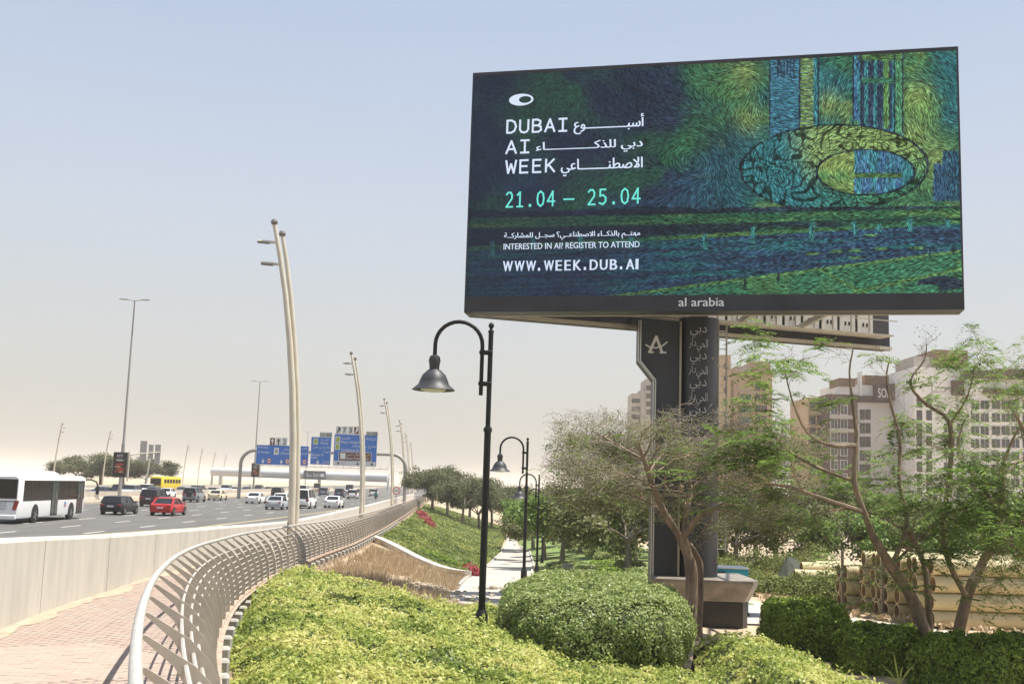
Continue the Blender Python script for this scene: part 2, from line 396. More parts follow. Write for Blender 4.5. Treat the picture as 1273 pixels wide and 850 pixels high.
# walkway of clay pavers ------------------------------------------
M_base = mat('paver_bedding', (.40, .31, .24), .95, .3, 4)
M_paver = mat('clay_paver', (.36, .26, .22), .9, .06, col2=(.37, .31, .255), scale=2.6, detail=9, bump=.3, bscale=60)
zwf = lambda X, Y: CZ-np.interp(Y, *HW)
wk = drape('walkway', lambda y: bar_x(y)-.1, lambda y: rail_x(y)+.18, 1, 260, 300, M_base, -.012, 2, zwf)
mb = MB()                                                  # its slab edge on the planted side
ys = np.concatenate([np.arange(1, 60, 1.0), np.arange(60, 261, 4.0)])
for a, b in zip(ys, ys[1:]):
    xa, xb = rail_x(a)+.12, rail_x(b)+.12
    mb.hexa([(xa-.25, a, zwalk(a)-.6), (xa, a, zwalk(a)-.6), (xb, b, zwalk(b)-.6), (xb-.25, b, zwalk(b)-.6), (xa-.25, a, zwalk(a)+.015), (xa, a, zwalk(a)+.015), (xb, b, zwalk(b)+.015), (xb-.25, b, zwalk(b)+.015)])
mb.build('slab_edge', M_base, wk)
pv = []
for r, y in enumerate(np.arange(6.5, 44, .105)):
    xl, xr = bar_x(y)+.02, rail_x(y)-.06; k = 0
    x = xl - (.1 if r % 2 else 0)
    while x < xr:
        if x >= xl-.02 and x+.2 < xr+.05: pv.append((x, y))
        x += .21
pv.sort(key=lambda p: abs(p[0]+5.2)*.8+abs(p[1]-12.2))
cube = [(-.1, -.05), (.1, -.05), (.1, .05), (-.1, .05)]
pm = None
slope = lambda y: (zwalk(y+.5)-zwalk(y-.5))
rr = random.Random(4)
for i, (x, y) in enumerate(pv[:300]):
    if pm is None:
        b = MB(); b.box((0, 0, 0), (.203, .098, .03), bev=.004); o = b.build('paver', M_paver, wk, local=True); pm = o.data
    else: o = put('paver', pm, wk)
    o.location = (x+.1, y, zwalk(y)+rr.uniform(-.003, .002)); o.rotation_euler = (math.atan(slope(y)), rr.uniform(-.01, .01), rr.uniform(-.012, .012))
C = np.array(pv[300:]); n = len(C)
zz = CZ-np.interp(C[:, 1], *HW) + RNG.uniform(-.003, .003, n)
c4 = np.array(cube)*[1.01, .97]; V = np.zeros((n, 8, 3))
for q in range(4):
    for lv, dz in ((0, .015), (4, -.015)):
        V[:, q+lv, 0] = C[:, 0]+.1+c4[q, 0]; V[:, q+lv, 1] = C[:, 1]+c4[q, 1]
        V[:, q+lv, 2] = CZ-np.interp(C[:, 1]+c4[q, 1], *HW)+dz+(zz-(CZ-np.interp(C[:, 1], *HW)))
fq = np.array([[0, 1, 2, 3], [0, 4, 5, 1], [1, 5, 6, 2], [2, 6, 7, 3], [3, 7, 4, 0]])
tag(npmesh('far_pavers', V.reshape(-1, 3), (np.arange(n)[:, None, None]*8+fq).reshape(-1, 4), M_paver, wk), kind='stuff')
drape('distant_paving', lambda y: bar_x(y)+.02, lambda y: rail_x(y)-.06, 44, 255, 120, M_paver, .012, 2, zwf)

sd_ = drape('sand_drift', lambda y: bar_x(y)+.0, lambda y: bar_x(y)+.16+.42*max(0, float(fbm(y*.9, 3.3, 2, 3))+.25), 6, 60, 220, mat('blown_sand', (.40, .32, .235), .95, .25, 4, .3, 20), .02, 3, zwf, 'stuff')
# parapet beside the road, cast in panels -------------------------
par = thing('concrete_parapet', 'pale cast concrete parapet wall between the paved walkway and the road', 'parapet wall', (bar_x(4), 4, zwalk(4)))
bh = lambda y: lerp(y, [0, 14, 26, 40, 100], [1.3, 1.24, 1.06, .98, .9])
y = 3.6
while y < 250:
    st = 4.6; ss = 4 if y < 60 else 2; mbp = MB(); rings = []; capr = []
    for k in range(ss+1):
        q = y+.012+(st-.024)*k/ss; x = bar_x(q); z = zwalk(q); h = bh(q)
        rings.append([(x-.34, q, -.2), (x, q, -.2), (x+.0, q, z+h-.05), (x-.03, q, z+h), (x-.31, q, z+h), (x-.34, q, z+h-.05)])
    mbp.loft(rings); mbp.build('panel', M_conc, par); y += st

# the wavy railing -------------------------------------------------
M_post = mat('railing_blade_paint', (.43, .38, .315), .55, .12, 3)
M_rod = mat('railing_rod_steel', (.50, .47, .42), .45, .15, 5, metal=.15)
M_rail = mat('handrail_paint', (.41, .40, .37), .5, .12, 6, .08, 30)
rl = thing('bridge_railing', 'curving lattice railing of leaning fin posts and thin rods along the walkway', 'railing', (rail_x(6), 6, zwalk(6)))
def rdir(y):
    d = Vector((rail_x(y+.4)-rail_x(y-.4), .8, 0)).normalized(); return d, Vector((-d.y, d.x, 0))   # along, inward (to the walkway)
PROF = [(0.52, 1.05), (.30, .87), (.20, .72), (.13, .56), (.08, .40), (.045, .24), (.02, .09), (0, -.08)]   # inward offset, height
RODS = [(.30, .87)]+[(float(np.interp(h, [-.08, .09, .24, .40, .56, .72, .87], [0, .02, .045, .08, .13, .20, .30])), h) for h in (.77, .67, .57, .47, .375, .28, .18, .08)]
ys = []; y = 3.0
while y < 215:
    ys.append(y); d, n_ = rdir(y); y += 1.25*d.y if y < 110 else 2.4*d.y
M_ped = mat('pedestal_white', (.38, .365, .33), .8, .2, 5)
for y in ys:
    d, n_ = rdir(y); b = Vector((rail_x(y), y, zwalk(y))); m = MB(); outl = []
    wds = [.045, .12, .165, .18, .18, .17, .15, .12]
    inner = [b+n_*(p+w_*.12)+Vector((0, 0, h)) for (p, h), w_ in zip(PROF, wds)]
    outer = [b+n_*(p-w_*.88)+Vector((0, 0, h)) for (p, h), w_ in zip(PROF, wds)]
    for k in range(len(PROF)-1):
        e = d*.008
        m.hexa([outer[k+1]-e, inner[k+1]-e, inner[k+1]+e, outer[k+1]+e, outer[k]-e, inner[k]-e, inner[k]+e, outer[k]+e])
    m.build('fin_post', M_post, rl)
    if y < 90:
        m = MB(); c = b - n_*.15 + Vector((0, 0, -.20)); m.box(c, (.24, .22, .20), rz=math.atan2(n_.y, n_.x), bev=.03); m.build('pedestal_block', M_ped, rl)
def railline(off, h, rad, n, name, material, y0=3.0, y1=215):
    pts = []; y = y0
    while y < y1:
        d, n_ = rdir(y); pts.append(Vector((rail_x(y), y, zwalk(y)+h))+n_*off); y += .5 if y < 30 else 1.5 if y < 80 else 5
    m = MB(); m.tube(pts, rad, n); return m.build(name, material, rl, smooth=True)
railline(.53, 1.07, .032, 10, 'handrail', M_rail)
for p, h in RODS: railline(p-.42*float(np.interp(h, [.09, .40, .56, .72, .87, 1.05], [.15, .18, .18, .165, .12, .045])), h, .0145, 6, 'rod', M_rod)
railline(-.02, -.02, .026, 6, 'bottom_rail', M_rod)

# ------------------------------------------------------------------ vehicles
M_glass = mat('dark_car_glass', (.015, .017, .021), .10, spec=.45)
M_tyre = mat('tyre_rubber', (.018, .018, .018), .85)
M_rim = mat('alloy_rim', (.5, .5, .5), .3, metal=.8)
M_trim = mat('black_plastic', (.025, .025, .025), .6)
M_tail = mat('tail_lamp_red', (.26, .012, .012), .2, spec=.8)
M_head = mat('headlamp_lens', (.75, .75, .72), .1, spec=.9)
M_plate = mat('number_plate_white', (.7, .7, .68), .5)
def paint(name, c): return mat(name, c, .32, spec=.35, coat=.22)
P_ = dict(black=paint('black_car_paint', (.012, .012, .016)), maroon=paint('deep_maroon_paint', (.035, .012, .018)), red=paint('red_car_paint', (.42, .015, .015)),
          grey=paint('mid_grey_car_paint', (.22, .23, .235)), white=paint('white_car_paint', (.78, .78, .76)), silver=paint('silver_car_paint', (.40, .42, .44)),
          cream=paint('cream_taxi_paint', (.66, .58, .40)), bluegrey=paint('blue_grey_paint', (.12, .15, .20)), tan=paint('tan_van_paint', (.40, .34, .24)),
          yellow=paint('yellow_bus_paint', (.78, .55, .03)), navy=paint('navy_car_paint', (.03, .04, .09)))
KIND = {  # length, width, height, belt height, bonnet height, greenhouse rear base, rear top, front top, front base (fractions of length from the rear), boot height
 'sedan': (4.7, 1.82, 1.45, .93, .84, .10, .27, .55, .74, .98),
 'hatch': (4.35, 1.80, 1.50, .97, .92, .02, .10, .58, .74, .97),
 'suv': (4.9, 1.95, 1.82, 1.16, 1.08, .015, .06, .60, .73, 1.16),
 'boxy': (4.7, 1.9, 1.88, 1.2, 1.12, .01, .03, .58, .66, 1.2),
 'van': (5.3, 1.95, 2.2, 1.2, 1.05, .005, .03, .70, .90, 1.2),
 'truck': (6.2, 2.1, 2.6, 1.2, 1.2, .70, .72, .86, .97, 1.2)}
def wheel(parent, x, y, r, wd, side):
    m = MB(); m.lathe([(r*.62, -wd/2), (r*.93, -wd/2), (r, -wd/2+.03), (r, wd/2-.03), (r*.93, wd/2), (r*.62, wd/2)], (x, y, r), 18, 'x'); t = m.build('wheel', M_tyre, parent, True, True)
    m = MB(); xo = x+side*(wd/2-.02); m.lathe([(.02, side*.02), (r*.2, side*.02), (r*.62, 0), (r*.64, side*.015)], (xo, y, r), 18, 'x')
    for k in range(5):
        a = 2*PI*k/5; m.beam((xo+side*.02, y, r), (xo+side*.02, y+math.cos(a)*r*.6, r+math.sin(a)*r*.6), .06, .03, up=(1, 0, 0))
    m.build('rim', M_rim, t, local=True)
def car(kind, colour, px_d, label, cat='car', group=None, name=None, toward=False, y=None, x=None, dirx=0.0, detail=True, spare=False):
    L, W, H, zb, zh, a, b_, c_, d_, zt = KIND[kind]
    x, y = px_d; x = x if x < 0 else X2(x, y, 620+900/y); rz = math.atan2(lane_x(y)-lane_x(y+12), 12)+dirx + (PI if toward else 0)
    nm = name or {'sedan': 'sedan', 'hatch': 'hatchback', 'suv': 'suv', 'boxy': 'off_road_suv', 'van': 'passenger_van', 'truck': 'box_truck'}[kind]
    root = thing(nm, label, cat, (x, y, 0.01), rz, group); ORG[root.name] = None
    body, w2 = P_[colour], W/2; Y = lambda f: -L/2+f*L
    m = MB(); rings = []
    # lower body: stations (fraction, half-width, underside, shoulder, top)
    st = [(0, .86, .42, zt*.70, zt*.80), (.015, .93, .30, zt*.72, zt*.93), (.06, .98, .24, zb*.78, zt*.99), (a+.08, 1, .22, zb*.8, zb+.01), (.35, 1, .2, zb*.8, zb), (.6, 1, .2, zb*.8, zb), (d_, 1, .2, zb*.78, zb*.995),
          (min(.86, d_+.1), .99, .22, zh*.78, zh), (.95, .94, .26, zh*.66, zh*.9), (.985, .86, .30, zh*.6, zh*.76), (1, .76, .38, zh*.52, zh*.62)]
    st.sort()
    for f, ww, zu, zs, zz in st:
        e = w2*ww; half = [(e*.86, zu), (e*.985, zu+.1), (e, zs*.75), (e*.985, zs), (e*.90, zz-.02), (e*.72, zz)]
        rings.append([(q, Y(f), z) for q, z in half]+[(-q, Y(f), z) for q, z in reversed(half)])
    m.loft(rings); m.build('body', body, root, True, True)
    # cabin: dark glass with painted roof and pillars
    g0, g1 = w2*.90, w2*.74; m = MB()
    bz = zb-.03; rr_ = []
    for f, ww, z in ((a, g0, bz), (b_, g1, H-.07), (c_, g1, H-.06), (d_, g0*.96, bz)): rr_.append((f, ww, z))
    (fa, wa, za), (fb, wb, zb_), (fc, wc, zc), (fd, wd, zd) = rr_
    m.hexa([(-wa, Y(fa), za), (wa, Y(fa), za), (wd, Y(fd), zd), (-wd, Y(fd), zd), (-wb, Y(fb), zb_), (wb, Y(fb), zb_), (wc, Y(fc), zc), (-wc, Y(fc), zc)])
    m.build('windows', M_glass, root, local=True)
    m = MB(); e = .03; pr = []
    for f, ww, z, in ((b_-.005, g1*.97, H-.07), (b_+.04, g1*1.01, H-.015), ((b_+c_)/2, g1*1.02, H), (c_-.03, g1*1.0, H-.02), (c_+.005, g1*.96, H-.06)):
        pr.append([(-ww, Y(f), z-.05), (-ww*.93, Y(f), z-.005), (0, Y(f), z+.012), (ww*.93, Y(f), z-.005), (ww, Y(f), z-.05), (0, Y(f), z-.06)])
    m.loft(pr); m.build('roof', body, root, True, True)
    if detail:
        mid = (b_*.45+c_*.55); pm_ = body if kind != 'suv' else M_trim
        for s in (-1, 1):
            o_ = .012
            m = MB(); m.beam((s*(wa+o_), Y(fa)+.04, za), (s*(wb+o_), Y(fb)+.04, zb_), .10 if kind != 'sedan' else .16, .05)
            m.build('pillar', pm_, root, local=True); m = MB(); m.beam((s*(wd+o_), Y(fd)-.02, zd), (s*(wc+o_), Y(fc)-.02, zc), .07, .05)
            m.build('pillar', pm_, root, local=True); m = MB(); m.beam((s*(w2*.9+o_), Y(mid), bz), (s*(g1+o_), Y(mid), H-.07), .07, .03)
            m.build('pillar', pm_, root, local=True)
        for s in (-1, 1):
            m = MB(); m.box((s*(w2*.76), Y(0)+.035, zt*.80), (w2*.34, .10, .15 if kind in ('sedan', 'hatch') else .32), bev=.03); m.build('tail_lamp', M_tail, root, local=True)
            m = MB(); m.box((s*(w2*.62), Y(1)-.13, zh*.68), (w2*.36, .16, .13), bev=.03); m.build('headlamp', M_head, root, local=True)
            m = MB(); m.box((s*(w2+.09), Y(d_)-.25, zb+.03), (.2, .13, .14), bev=.04); m.build('mirror', body if colour not in ('black',) else M_trim, root, local=True)
        m = MB(); m.box((0, Y(0)-.005, zt*.66 if kind == 'sedan' else zt*.70), (.52, .02, .12)); m.build('number_plate', M_plate, root, local=True)
        m = MB(); m.box((0, Y(0)+.04, .36), (W*.80, .12, .16), bev=.04); m.build('rear_bumper', M_trim if kind in ('suv', 'boxy', 'van') else body, root, local=True)
        m = MB(); m.box((0, Y(1)-.035, zh*.48), (W*.5, .05, .16), bev=.02); m.build('grille', M_trim, root, local=True)
    wr = .33 if kind in ('sedan', 'hatch') else .38
    for s in (-1, 1):
        for f in (.18, .81):
            m = MB(); m.lathe([(.02, 0), (wr*1.17, 0), (wr*1.17, s*.02), (.02, s*.02)], (s*(w2-.015), Y(f), wr+.03), 18, 'x'); m.build('wheel_arch', M_trim, root, local=True)
            wheel(root, s*(w2-.08), Y(f), wr, .22, s)
    if spare:
        m = MB(); m.lathe([(.02, -.1), (.34, -.1), (.38, -.05), (.38, .06), (.34, .1), (.02, .1)], (0, Y(0)-.1, 1.02), 18, 'y'); m.build('spare_wheel', M_trim, root, True, True)
    return root
def W(px, py):                                              # where a tyre at photo pixel px,py meets the road
    p = RC @ np.array([px-636.5, -(py-425), -FPX]); k = -CZ/p[2]; return (p[0]*k, p[1]*k)

car('hatch', 'black', (149, 89), 'glossy black hatchback driving beside the bus with its rear window dark', 'car')
car('suv', 'maroon', (193, 115), 'dark maroon suv ahead and to the left of the red sedan', 'car')
car('sedan', 'red', (210, 90.5), 'bright red sedan seen from behind on the highway', 'car')
car('boxy', 'grey', (241, 141), 'boxy grey off road car with a spare wheel on its back door', 'off-road car', spare=True)
taxi = car('sedan', 'cream', (270, 156), 'cream taxi sedan driving in the lane beside the median wall', 'taxi', name='taxi')
m = MB(); m.box((0, .1, 1.52), (.6, .18, .14), bev=.03); m.build('roof_sign', M_plate, taxi, local=True)
car('sedan', 'white', (318, 143), 'white sedan alone in the middle lanes left of the tall white pole', 'car')
car('sedan', 'silver', (345, 118.5), 'silver grey sedan just left of the nearest white lamp column', 'car')
car('hatch', 'white', (352, 139), 'small white hatchback directly ahead of the silver grey sedan', 'car')
car('suv', 'black', (345, 197), 'black suv beyond the white cars near the median', 'car')
van = car('van', 'white', (379, 127), 'white passenger van just right of the nearest white lamp column', 'van')
car('sedan', 'white', (415.6, 133.5), 'white sedan in the rightmost lane between the first two lamp columns', 'car')
car('van', 'white', (377, 240), 'distant white van high above the nearer white van', 'van')
car('truck', 'tan', (392.5, 294), 'distant tan box truck under the footbridge', 'truck')
car('suv', 'bluegrey', (402, 237), 'distant dark suv ahead of the white sedan, left one of a pair', 'car')
car('suv', 'navy', (422, 221), 'distant blue grey suv in the middle of the far traffic', 'car')
car('truck', 'silver', (433, 263), 'distant grey box truck next to the blue grey suv', 'truck')
car('suv', 'white', (438.5, 207), 'distant white suv left of the second lamp column', 'car')
car('sedan', 'black', (446, 275), 'distant black sedan left of the second lamp column', 'car')
pk = car('suv', 'white', (464, 254), 'distant white patrol car with a dark roof bar right of the second lamp column', 'car')
for k, (px, d, kd, c, lb) in enumerate([
    (22, 150, 'sedan', 'silver', 'silver sedan behind the bus beyond the median wall'),
    (127, 152, 'sedan', 'navy', 'dark blue sedan beyond the median wall just right of the bus'),
    (149, 158, 'suv', 'black', 'black suv under the food advert panel beyond the median'),
    (163, 156, 'suv', 'silver', 'silver pickup style suv facing the camera beside the black suv'),
    (181, 176, 'suv', 'white', 'white suv beyond the median behind the dark maroon suv'),
    (191, 170, 'hatch', 'bluegrey', 'blue grey hatchback beyond the median left of the yellow bus'),
    (208, 162, 'sedan', 'white', 'white sedan in front of the yellow bus'),
    (227, 190, 'sedan', 'grey', 'grey sedan just right of the yellow bus'),
    (245, 184, 'suv', 'grey', 'grey suv beyond the median above the boxy grey car'),
    (265, 205, 'sedan', 'cream', 'cream sedan beyond the median above the taxi'),
    (281, 225, 'suv', 'silver', 'silver suv beyond the median left of the sign gantry foot'),
    (292, 232, 'sedan', 'white', 'white sedan beyond the median at the sign gantry foot'),
    (307, 238, 'sedan', 'bluegrey', 'dark sedan beyond the median right of the sign gantry foot'),
    (322, 255, 'suv', 'black', 'black suv below the small hanging advert panel'),
    (334, 262, 'sedan', 'grey', 'grey sedan furthest right of the oncoming cars')]):
    p = PD(px, 600, d); car(kd, c, (p.x, d), lb, 'car', toward=True, detail=d < 200)

def box_shell(m, x0, x1, y0, y1, z0, z1, r=.12):            # rounded coach body, lofted end to end
    rings = []
    for y, e, tz in ((y0, .10, .10), (y0+.12, .02, .03), (y0+.5, 0, 0), (y1-.6, 0, 0), (y1-.15, .04, .06), (y1, .16, .18)):
        a, b = x0+e, x1-e; zz = z1-tz
        rings.append([(a+r*.4, y, z0), (b-r*.4, y, z0), (b, y, z0+.15), (b, y, zz-r*1.6), (b-r*.5, y, zz-r*.5), (b-r*1.8, y, zz), (a+r*1.8, y, zz), (a+r*.5, y, zz-r*.5), (a, y, zz-r*1.6), (a, y, z0+.15)])
    m.loft(rings)
M_buswhite = paint('white_bus_paint', (.82, .82, .81)); M_busglass = mat('tinted_bus_glass', (.02, .017, .014), .12, .5, .8, col2=(.04, .032, .026), spec=.25, coord='obj')
M_door = mat('door_glass', (.09, .10, .09), .15, .5, 1.5, spec=.8, coord='obj')
BR, BF = PD(20, 652, 66.6), PD(104, 643, 79.4); bus = thing('city_bus', 'white single deck city bus with dark tinted windows leaving the picture at the left', 'bus', ((BF.x+BR.x)/2-1.27, 73.0, .01), math.atan2(BR.x-BF.x, 12.8)); ORG[bus.name] = None
m = MB(); box_shell(m, -1.27, 1.27, -6.4, 6.4, .34, 2.98); m.build('body', M_buswhite, bus, True, True)
m = MB(); rg = []
for y, e, z in ((-5.9, .25, 2.97), (-5.5, .1, 3.16), (-4.8, 0, 3.24), (.2, 0, 3.26), (1.1, .05, 3.16), (1.6, .2, 2.97)):
    rg.append([(-1.08+e, y, 2.93), (1.08-e, y, 2.93), (1.08-e, y, z-.08), (.95-e, y, z), (-.95+e, y, z), (-1.08+e, y, z-.08)])
m.loft(rg); m.build('roof_pod', M_buswhite, bus, True, True)
for side in (-1, 1):
    m = MB(); m.box((side*1.272, .1, 2.02), (.02, 11.7, 1.28), bev=.008); wb_ = m.build('side_window', M_busglass, bus, local=True)
    for yy in (-4.4, -2.9, -1.1, 1.2, 2.7, 4.2):
        m = MB(); m.box((side*1.284, yy, 2.02), (.006, .03, 1.26)); m.build('window_bar', M_trim, wb_, local=True)
for y0, wd in ((-.15, 1.25), (5.05, 1.3)):
    m = MB(); m.box((1.285, y0, 1.48), (.03, wd, 2.22), bev=.01); dr = m.build('door', M_trim, bus, local=True)
    for s in (-1, 1):
        m = MB(); m.box((1.303, y0+s*wd*.235, 1.5), (.008, wd*.36, 2.0)); m.build('pane', M_door, dr, local=True)
for y in (-3.55, 3.35):
    for s in (-1, 1):
        m = MB(); m.lathe([(.02, 0), (.62, 0), (.62, s*.02), (.02, s*.02)], (s*1.262, y, .56), 20, 'x'); m.build('wheel_arch', M_trim, bus, local=True)
        wheel(bus, s*1.17, y, .49, .27, s)
m = MB(); m.box((0, -6.36, 2.12), (2.3, .12, 1.25), bev=.05); m.build('rear_window', M_busglass, bus, local=True)
m = MB(); m.box((0, -6.40, 1.36), (2.2, .03, .05)); m.build('rear_trim', M_trim, bus, local=True)
for s in (-1, 1):
    m = MB(); m.hexa([(s*.92, -6.45, .85), (s*1.16, -6.45, .85), (s*1.16, -6.30, .85), (s*.92, -6.3, .85), (s*1.02, -6.45, 1.42), (s*1.26, -6.40, 1.42), (s*1.26, -6.3, 1.42), (s*1.02, -6.3, 1.42)]); m.build('tail_lamp', M_tail, bus, local=True)
m = MB()
for k in range(5): m.box((-.1, -6.415, .86+k*.09), (1.3, .02, .035))
m.build('vent_grille', mat('vent_grey', (.45, .45, .45), .6), bus, local=True)
m = MB(); m.box((0, -6.42, .42), (2.36, .14, .28), bev=.05); m.build('rear_bumper', M_buswhite, bus, local=True)
m = MB(); write(m, '18 233 7', -.55, .55, 1.20, 1.31, lambda x, z: (x, -6.417, z)); m.build('rear_lettering', mat('grey_lettering', (.3, .3, .3), .6), bus, local=True, fixn=False)
m = MB(); m.box((1.278, 2.05, 1.06), (.012, .36, .34)); st = m.build('sticker', mat('blue_sticker', (.12, .22, .42), .5), bus, local=True)
m = MB(); m.box((1.287, 2.05, .98), (.006, .30, .10)); m.build('sticker_band', mat('red_sticker', (.6, .2, .15), .5), st, local=True)
m = MB(); m.tube([(1.1, 6.3, 2.72), (1.5, 6.6, 2.76), (1.85, 6.75, 2.6), (1.95, 6.78, 2.3)], .06, 8); m.box((1.95, 6.8, 2.0), (.22, .16, .62), bev=.06); m.build('mirror', M_trim, bus, local=True)
m = MB(); m.box((0, -5.9, .33), (2.2, 1.0, .1)); m.box((0, 0, .36), (2.0, 10, .1)); m.build('underbody', M_trim, bus, local=True)

p = PD(206, 600, 214); yb = thing('school_bus', 'yellow bus coming the other way beyond the median', 'bus', (p.x, 214, .01), PI-.12); ORG[yb.name] = None
m = MB(); box_shell(m, -1.22, 1.22, -4.5, 4.5, .4, 3.1); m.build('body', P_['yellow'], yb, True, True)
m = MB(); m.box((0, 4.52, 2.0), (2.15, .06, 1.25), bev=.02); m.build('windscreen', M_busglass, yb, local=True)
for s in (-1, 1):
    for k in range(6):
        m = MB(); m.box((s*1.225, -3.6+k*1.3, 2.2), (.02, 1.05, .75)); m.build('window', M_busglass, yb, local=True)
    for y in (-2.8, 2.9): wheel(yb, s*1.12, y, .45, .26, s)
    m = MB(); m.box((s*.85, 4.5, .95), (.4, .08, .22), bev=.03); m.build('headlamp', M_head, yb, local=True)

# motorbike and rider
p = W(467, 621.5); mk = thing('motorbike', 'delivery motorbike with a teal box riding in the right lane far ahead', 'motorbike', (p[0], p[1], .01), .1); ORG[mk.name] = None
for y in (-.62, .66):
    m = MB(); m.lathe([(.2, -.05), (.3, -.05), (.3, .05), (.2, .05)], (0, y, .3), 16, 'x'); m.build('wheel', M_tyre, mk, local=True)
m = MB(); m.loft([[(-.1, y, z0), (.1, y, z0), (.12, y, z1), (-.12, y, z1)] for y, z0, z1 in ((-.75, .55, .75), (-.3, .3, .8), (.2, .35, .85), (.5, .6, .95))]); m.tube([(0, .66, .3), (0, .48, .95)], .04, 6); m.tube([(-.35, .42, 1.0), (.35, .42, 1.0)], .02, 6); m.build('frame', M_trim, mk, local=True)
m = MB(); m.box((0, -.62, 1.02), (.5, .46, .5), bev=.03); m.build('delivery_box', mat('teal_box', (.02, .22, .22), .5), mk, local=True)
rd = thing('person', 'rider in dark clothes and helmet sitting on the delivery motorbike', 'person', (p[0], p[1], .01), .1); ORG[rd.name] = None
def skin_body(name, pts, edges, rad, material, parent):     # one continuous body grown over a skeleton
    me = bpy.data.meshes.new(name); me.from_pydata(pts, edges, []); o = put(name, me, parent)
    md = o.modifiers.new('s', 'SKIN'); md.use_smooth_shade = True; bpy.context.view_layer.update()
    me.skin_vertices.new() if not me.skin_vertices else None
    for k, r in enumerate(rad): me.skin_vertices[0].data[k].radius = (r, r)
    me.skin_vertices[0].data[0].use_root = True
    o.modifiers.new('u', 'SUBSURF').levels = 1
    dg = bpy.context.evaluated_depsgraph_get(); me2 = bpy.data.meshes.new_from_object(o.evaluated_get(dg)); bpy.data.objects.remove(o)
    me2.materials.clear(); me2.materials.append(material); return put(name, me2, parent)
bp = [(0, -.15, .86), (0, -.05, 1.15), (0, .02, 1.42), (0, .05, 1.52), (0, .07, 1.68), (.2, .0, 1.38), (.3, .2, 1.15), (.3, .42, 1.05), (-.2, 0, 1.38), (-.3, .2, 1.15), (-.3, .42, 1.05),
      (.14, -.08, .82), (.2, .3, .74), (.18, .12, .32), (.18, .24, .26), (-.14, -.08, .82), (-.2, .3, .74), (-.18, .12, .32), (-.18, .24, .26)]
be = [(0, 1), (1, 2), (2, 3), (3, 4), (2, 5), (5, 6), (6, 7), (2, 8), (8, 9), (9, 10), (0, 11), (11, 12), (12, 13), (13, 14), (0, 15), (15, 16), (16, 17), (17, 18)]
skin_body('body', bp, be, [.15, .15, .14, .06, .1, .075, .05, .04, .075, .05, .04, .1, .075, .05, .045, .1, .075, .05, .045], mat('dark_jacket', (.03, .05, .06), .8), rd)
m = MB(); m.lathe([(.03, -.15), (.12, -.1), (.15, 0), (.12, .1), (.04, .15)], (0, .07, 1.72), 14); m.build('helmet', P_['black'], rd, True, True)

# ------------------------------------------------------------------ lamp columns, masts, adverts
M_pole = mat('cream_pole_paint', (.56, .52, .43), .45, .10, 1.2, .05, 20)
M_cap = mat('dark_ball_cap', (.16, .15, .14), .5)
M_galv = mat('galvanised_steel', (.36, .35, .33), .5, .15, 2, metal=.4)
def lamp_column(x, y, lean, label, s=1.0, grp='paired white lamp columns along the highway', detail=True):
    r = thing('lamp_column', label, 'lamp column', (x, y, 0), 0, grp)
    X = lambda o_, h: (x+lean*o_, y, h*s)
    main = [(0, -.1), (-.045, 3), (-.09, 5), (-.17, 7), (-.29, 9), (-.45, 11), (-.63, 12.7), (-.80, 14.1)]
    m = MB(); m.tube([X(*q) for q in main], [.155, .152, .148, .14, .13, .115, .10, .09], 14); m.build('pole', M_pole, r, True)
    sec = [(0, -.1), (-.04, 3), (-.08, 5), (-.155, 7), (-.27, 9), (-.41, 11), (-.56, 12.6), (-.68, 13.65)]; sg_ = 1 if lean > 0 else -1; so_ = .15 if sg_ > 0 else .12
    m = MB(); m.tube([Vector(X(*q))+Vector((sg_*so_*(1-.35*q[1]/14), .22, 0)) for q in sec], [.13, .13, .125, .12, .11, .10, .09, .08], 12); m.build('second_pole', M_pole, r, True)
    for o_, h, dy in ((-.80, 14.15, 0), (-.68, 13.7, .22)):
        m = MB(); c = Vector(X(o_, h))+Vector((sg_*so_*.65 if dy else 0, 0, 0)); m.lathe([(.03, -.13), (.11, -.11), (.155, 0), (.12, .10), (.04, .14)], (c[0], c[1]+dy, c[2]), 12); m.build('ball_cap', M_cap, r, True)
    for h, o0 in ((13.25, -.70), (12.3, -.59)):
        a = Vector(X(o0, h)); b = a+Vector((-sg_*.85, 0, .06)); m = MB(); m.tube([a, (a+b)/2, b], [.05, .07, .06], 8); l = m.build('lamp_arm', M_pole, r, True)
        m = MB(); m.beam(a+(b-a)*.4-Vector((0, 0, .06)), b-Vector((0, 0, .06)), .16, .05); m.build('lamp_head', M_cap, l)
    m = MB(); m.lathe([(.42, 0), (.42, .08), (.30, .16), (.26, .5)], (x+.08*lean, y+.05, 0), 16); m.build('base', M_pole, r, True)
names = ['tallest curved white twin lamp column nearest the camera', 'second curved white twin lamp column along the railing', 'third curved white lamp column, in front of the gantry leg', 'fourth curved white lamp column just beyond the gantry', 'fifth curved white lamp column beyond the gantry', 'last and smallest curved white lamp column on the near side']
for k, (bx, by, tx, ty, y) in enumerate([(363, 655, 341, 278, 45.5), (449, 640, 436.5, 442, 92.5), (487, 625, 477.5, 500, 143), (502, 618, 496, 537, 192), (508, 614, 503, 560, 242), (513, 612, 509, 572, 292)]):
    xb_ = X2(bx, y, by); lamp_column(xb_, y, (X2(tx, y, ty)-xb_)/-.80, names[k])
far = [(-93.5, 220, 'leaning white lamp column above the bus roof on the far roadside'), (-95.5, 252, 'leaning white lamp column left of the food advert panel'), (-103, 338, 'thin leaning lamp column between the mast and the gantry, leftmost'), (-110, 378, 'thin leaning lamp column between the mast and the gantry, middle one'), (-117, 420, 'thin leaning lamp column between the mast and the gantry, rightmost'), (-126, 470, 'faint leaning lamp column left of the footbridge end')]
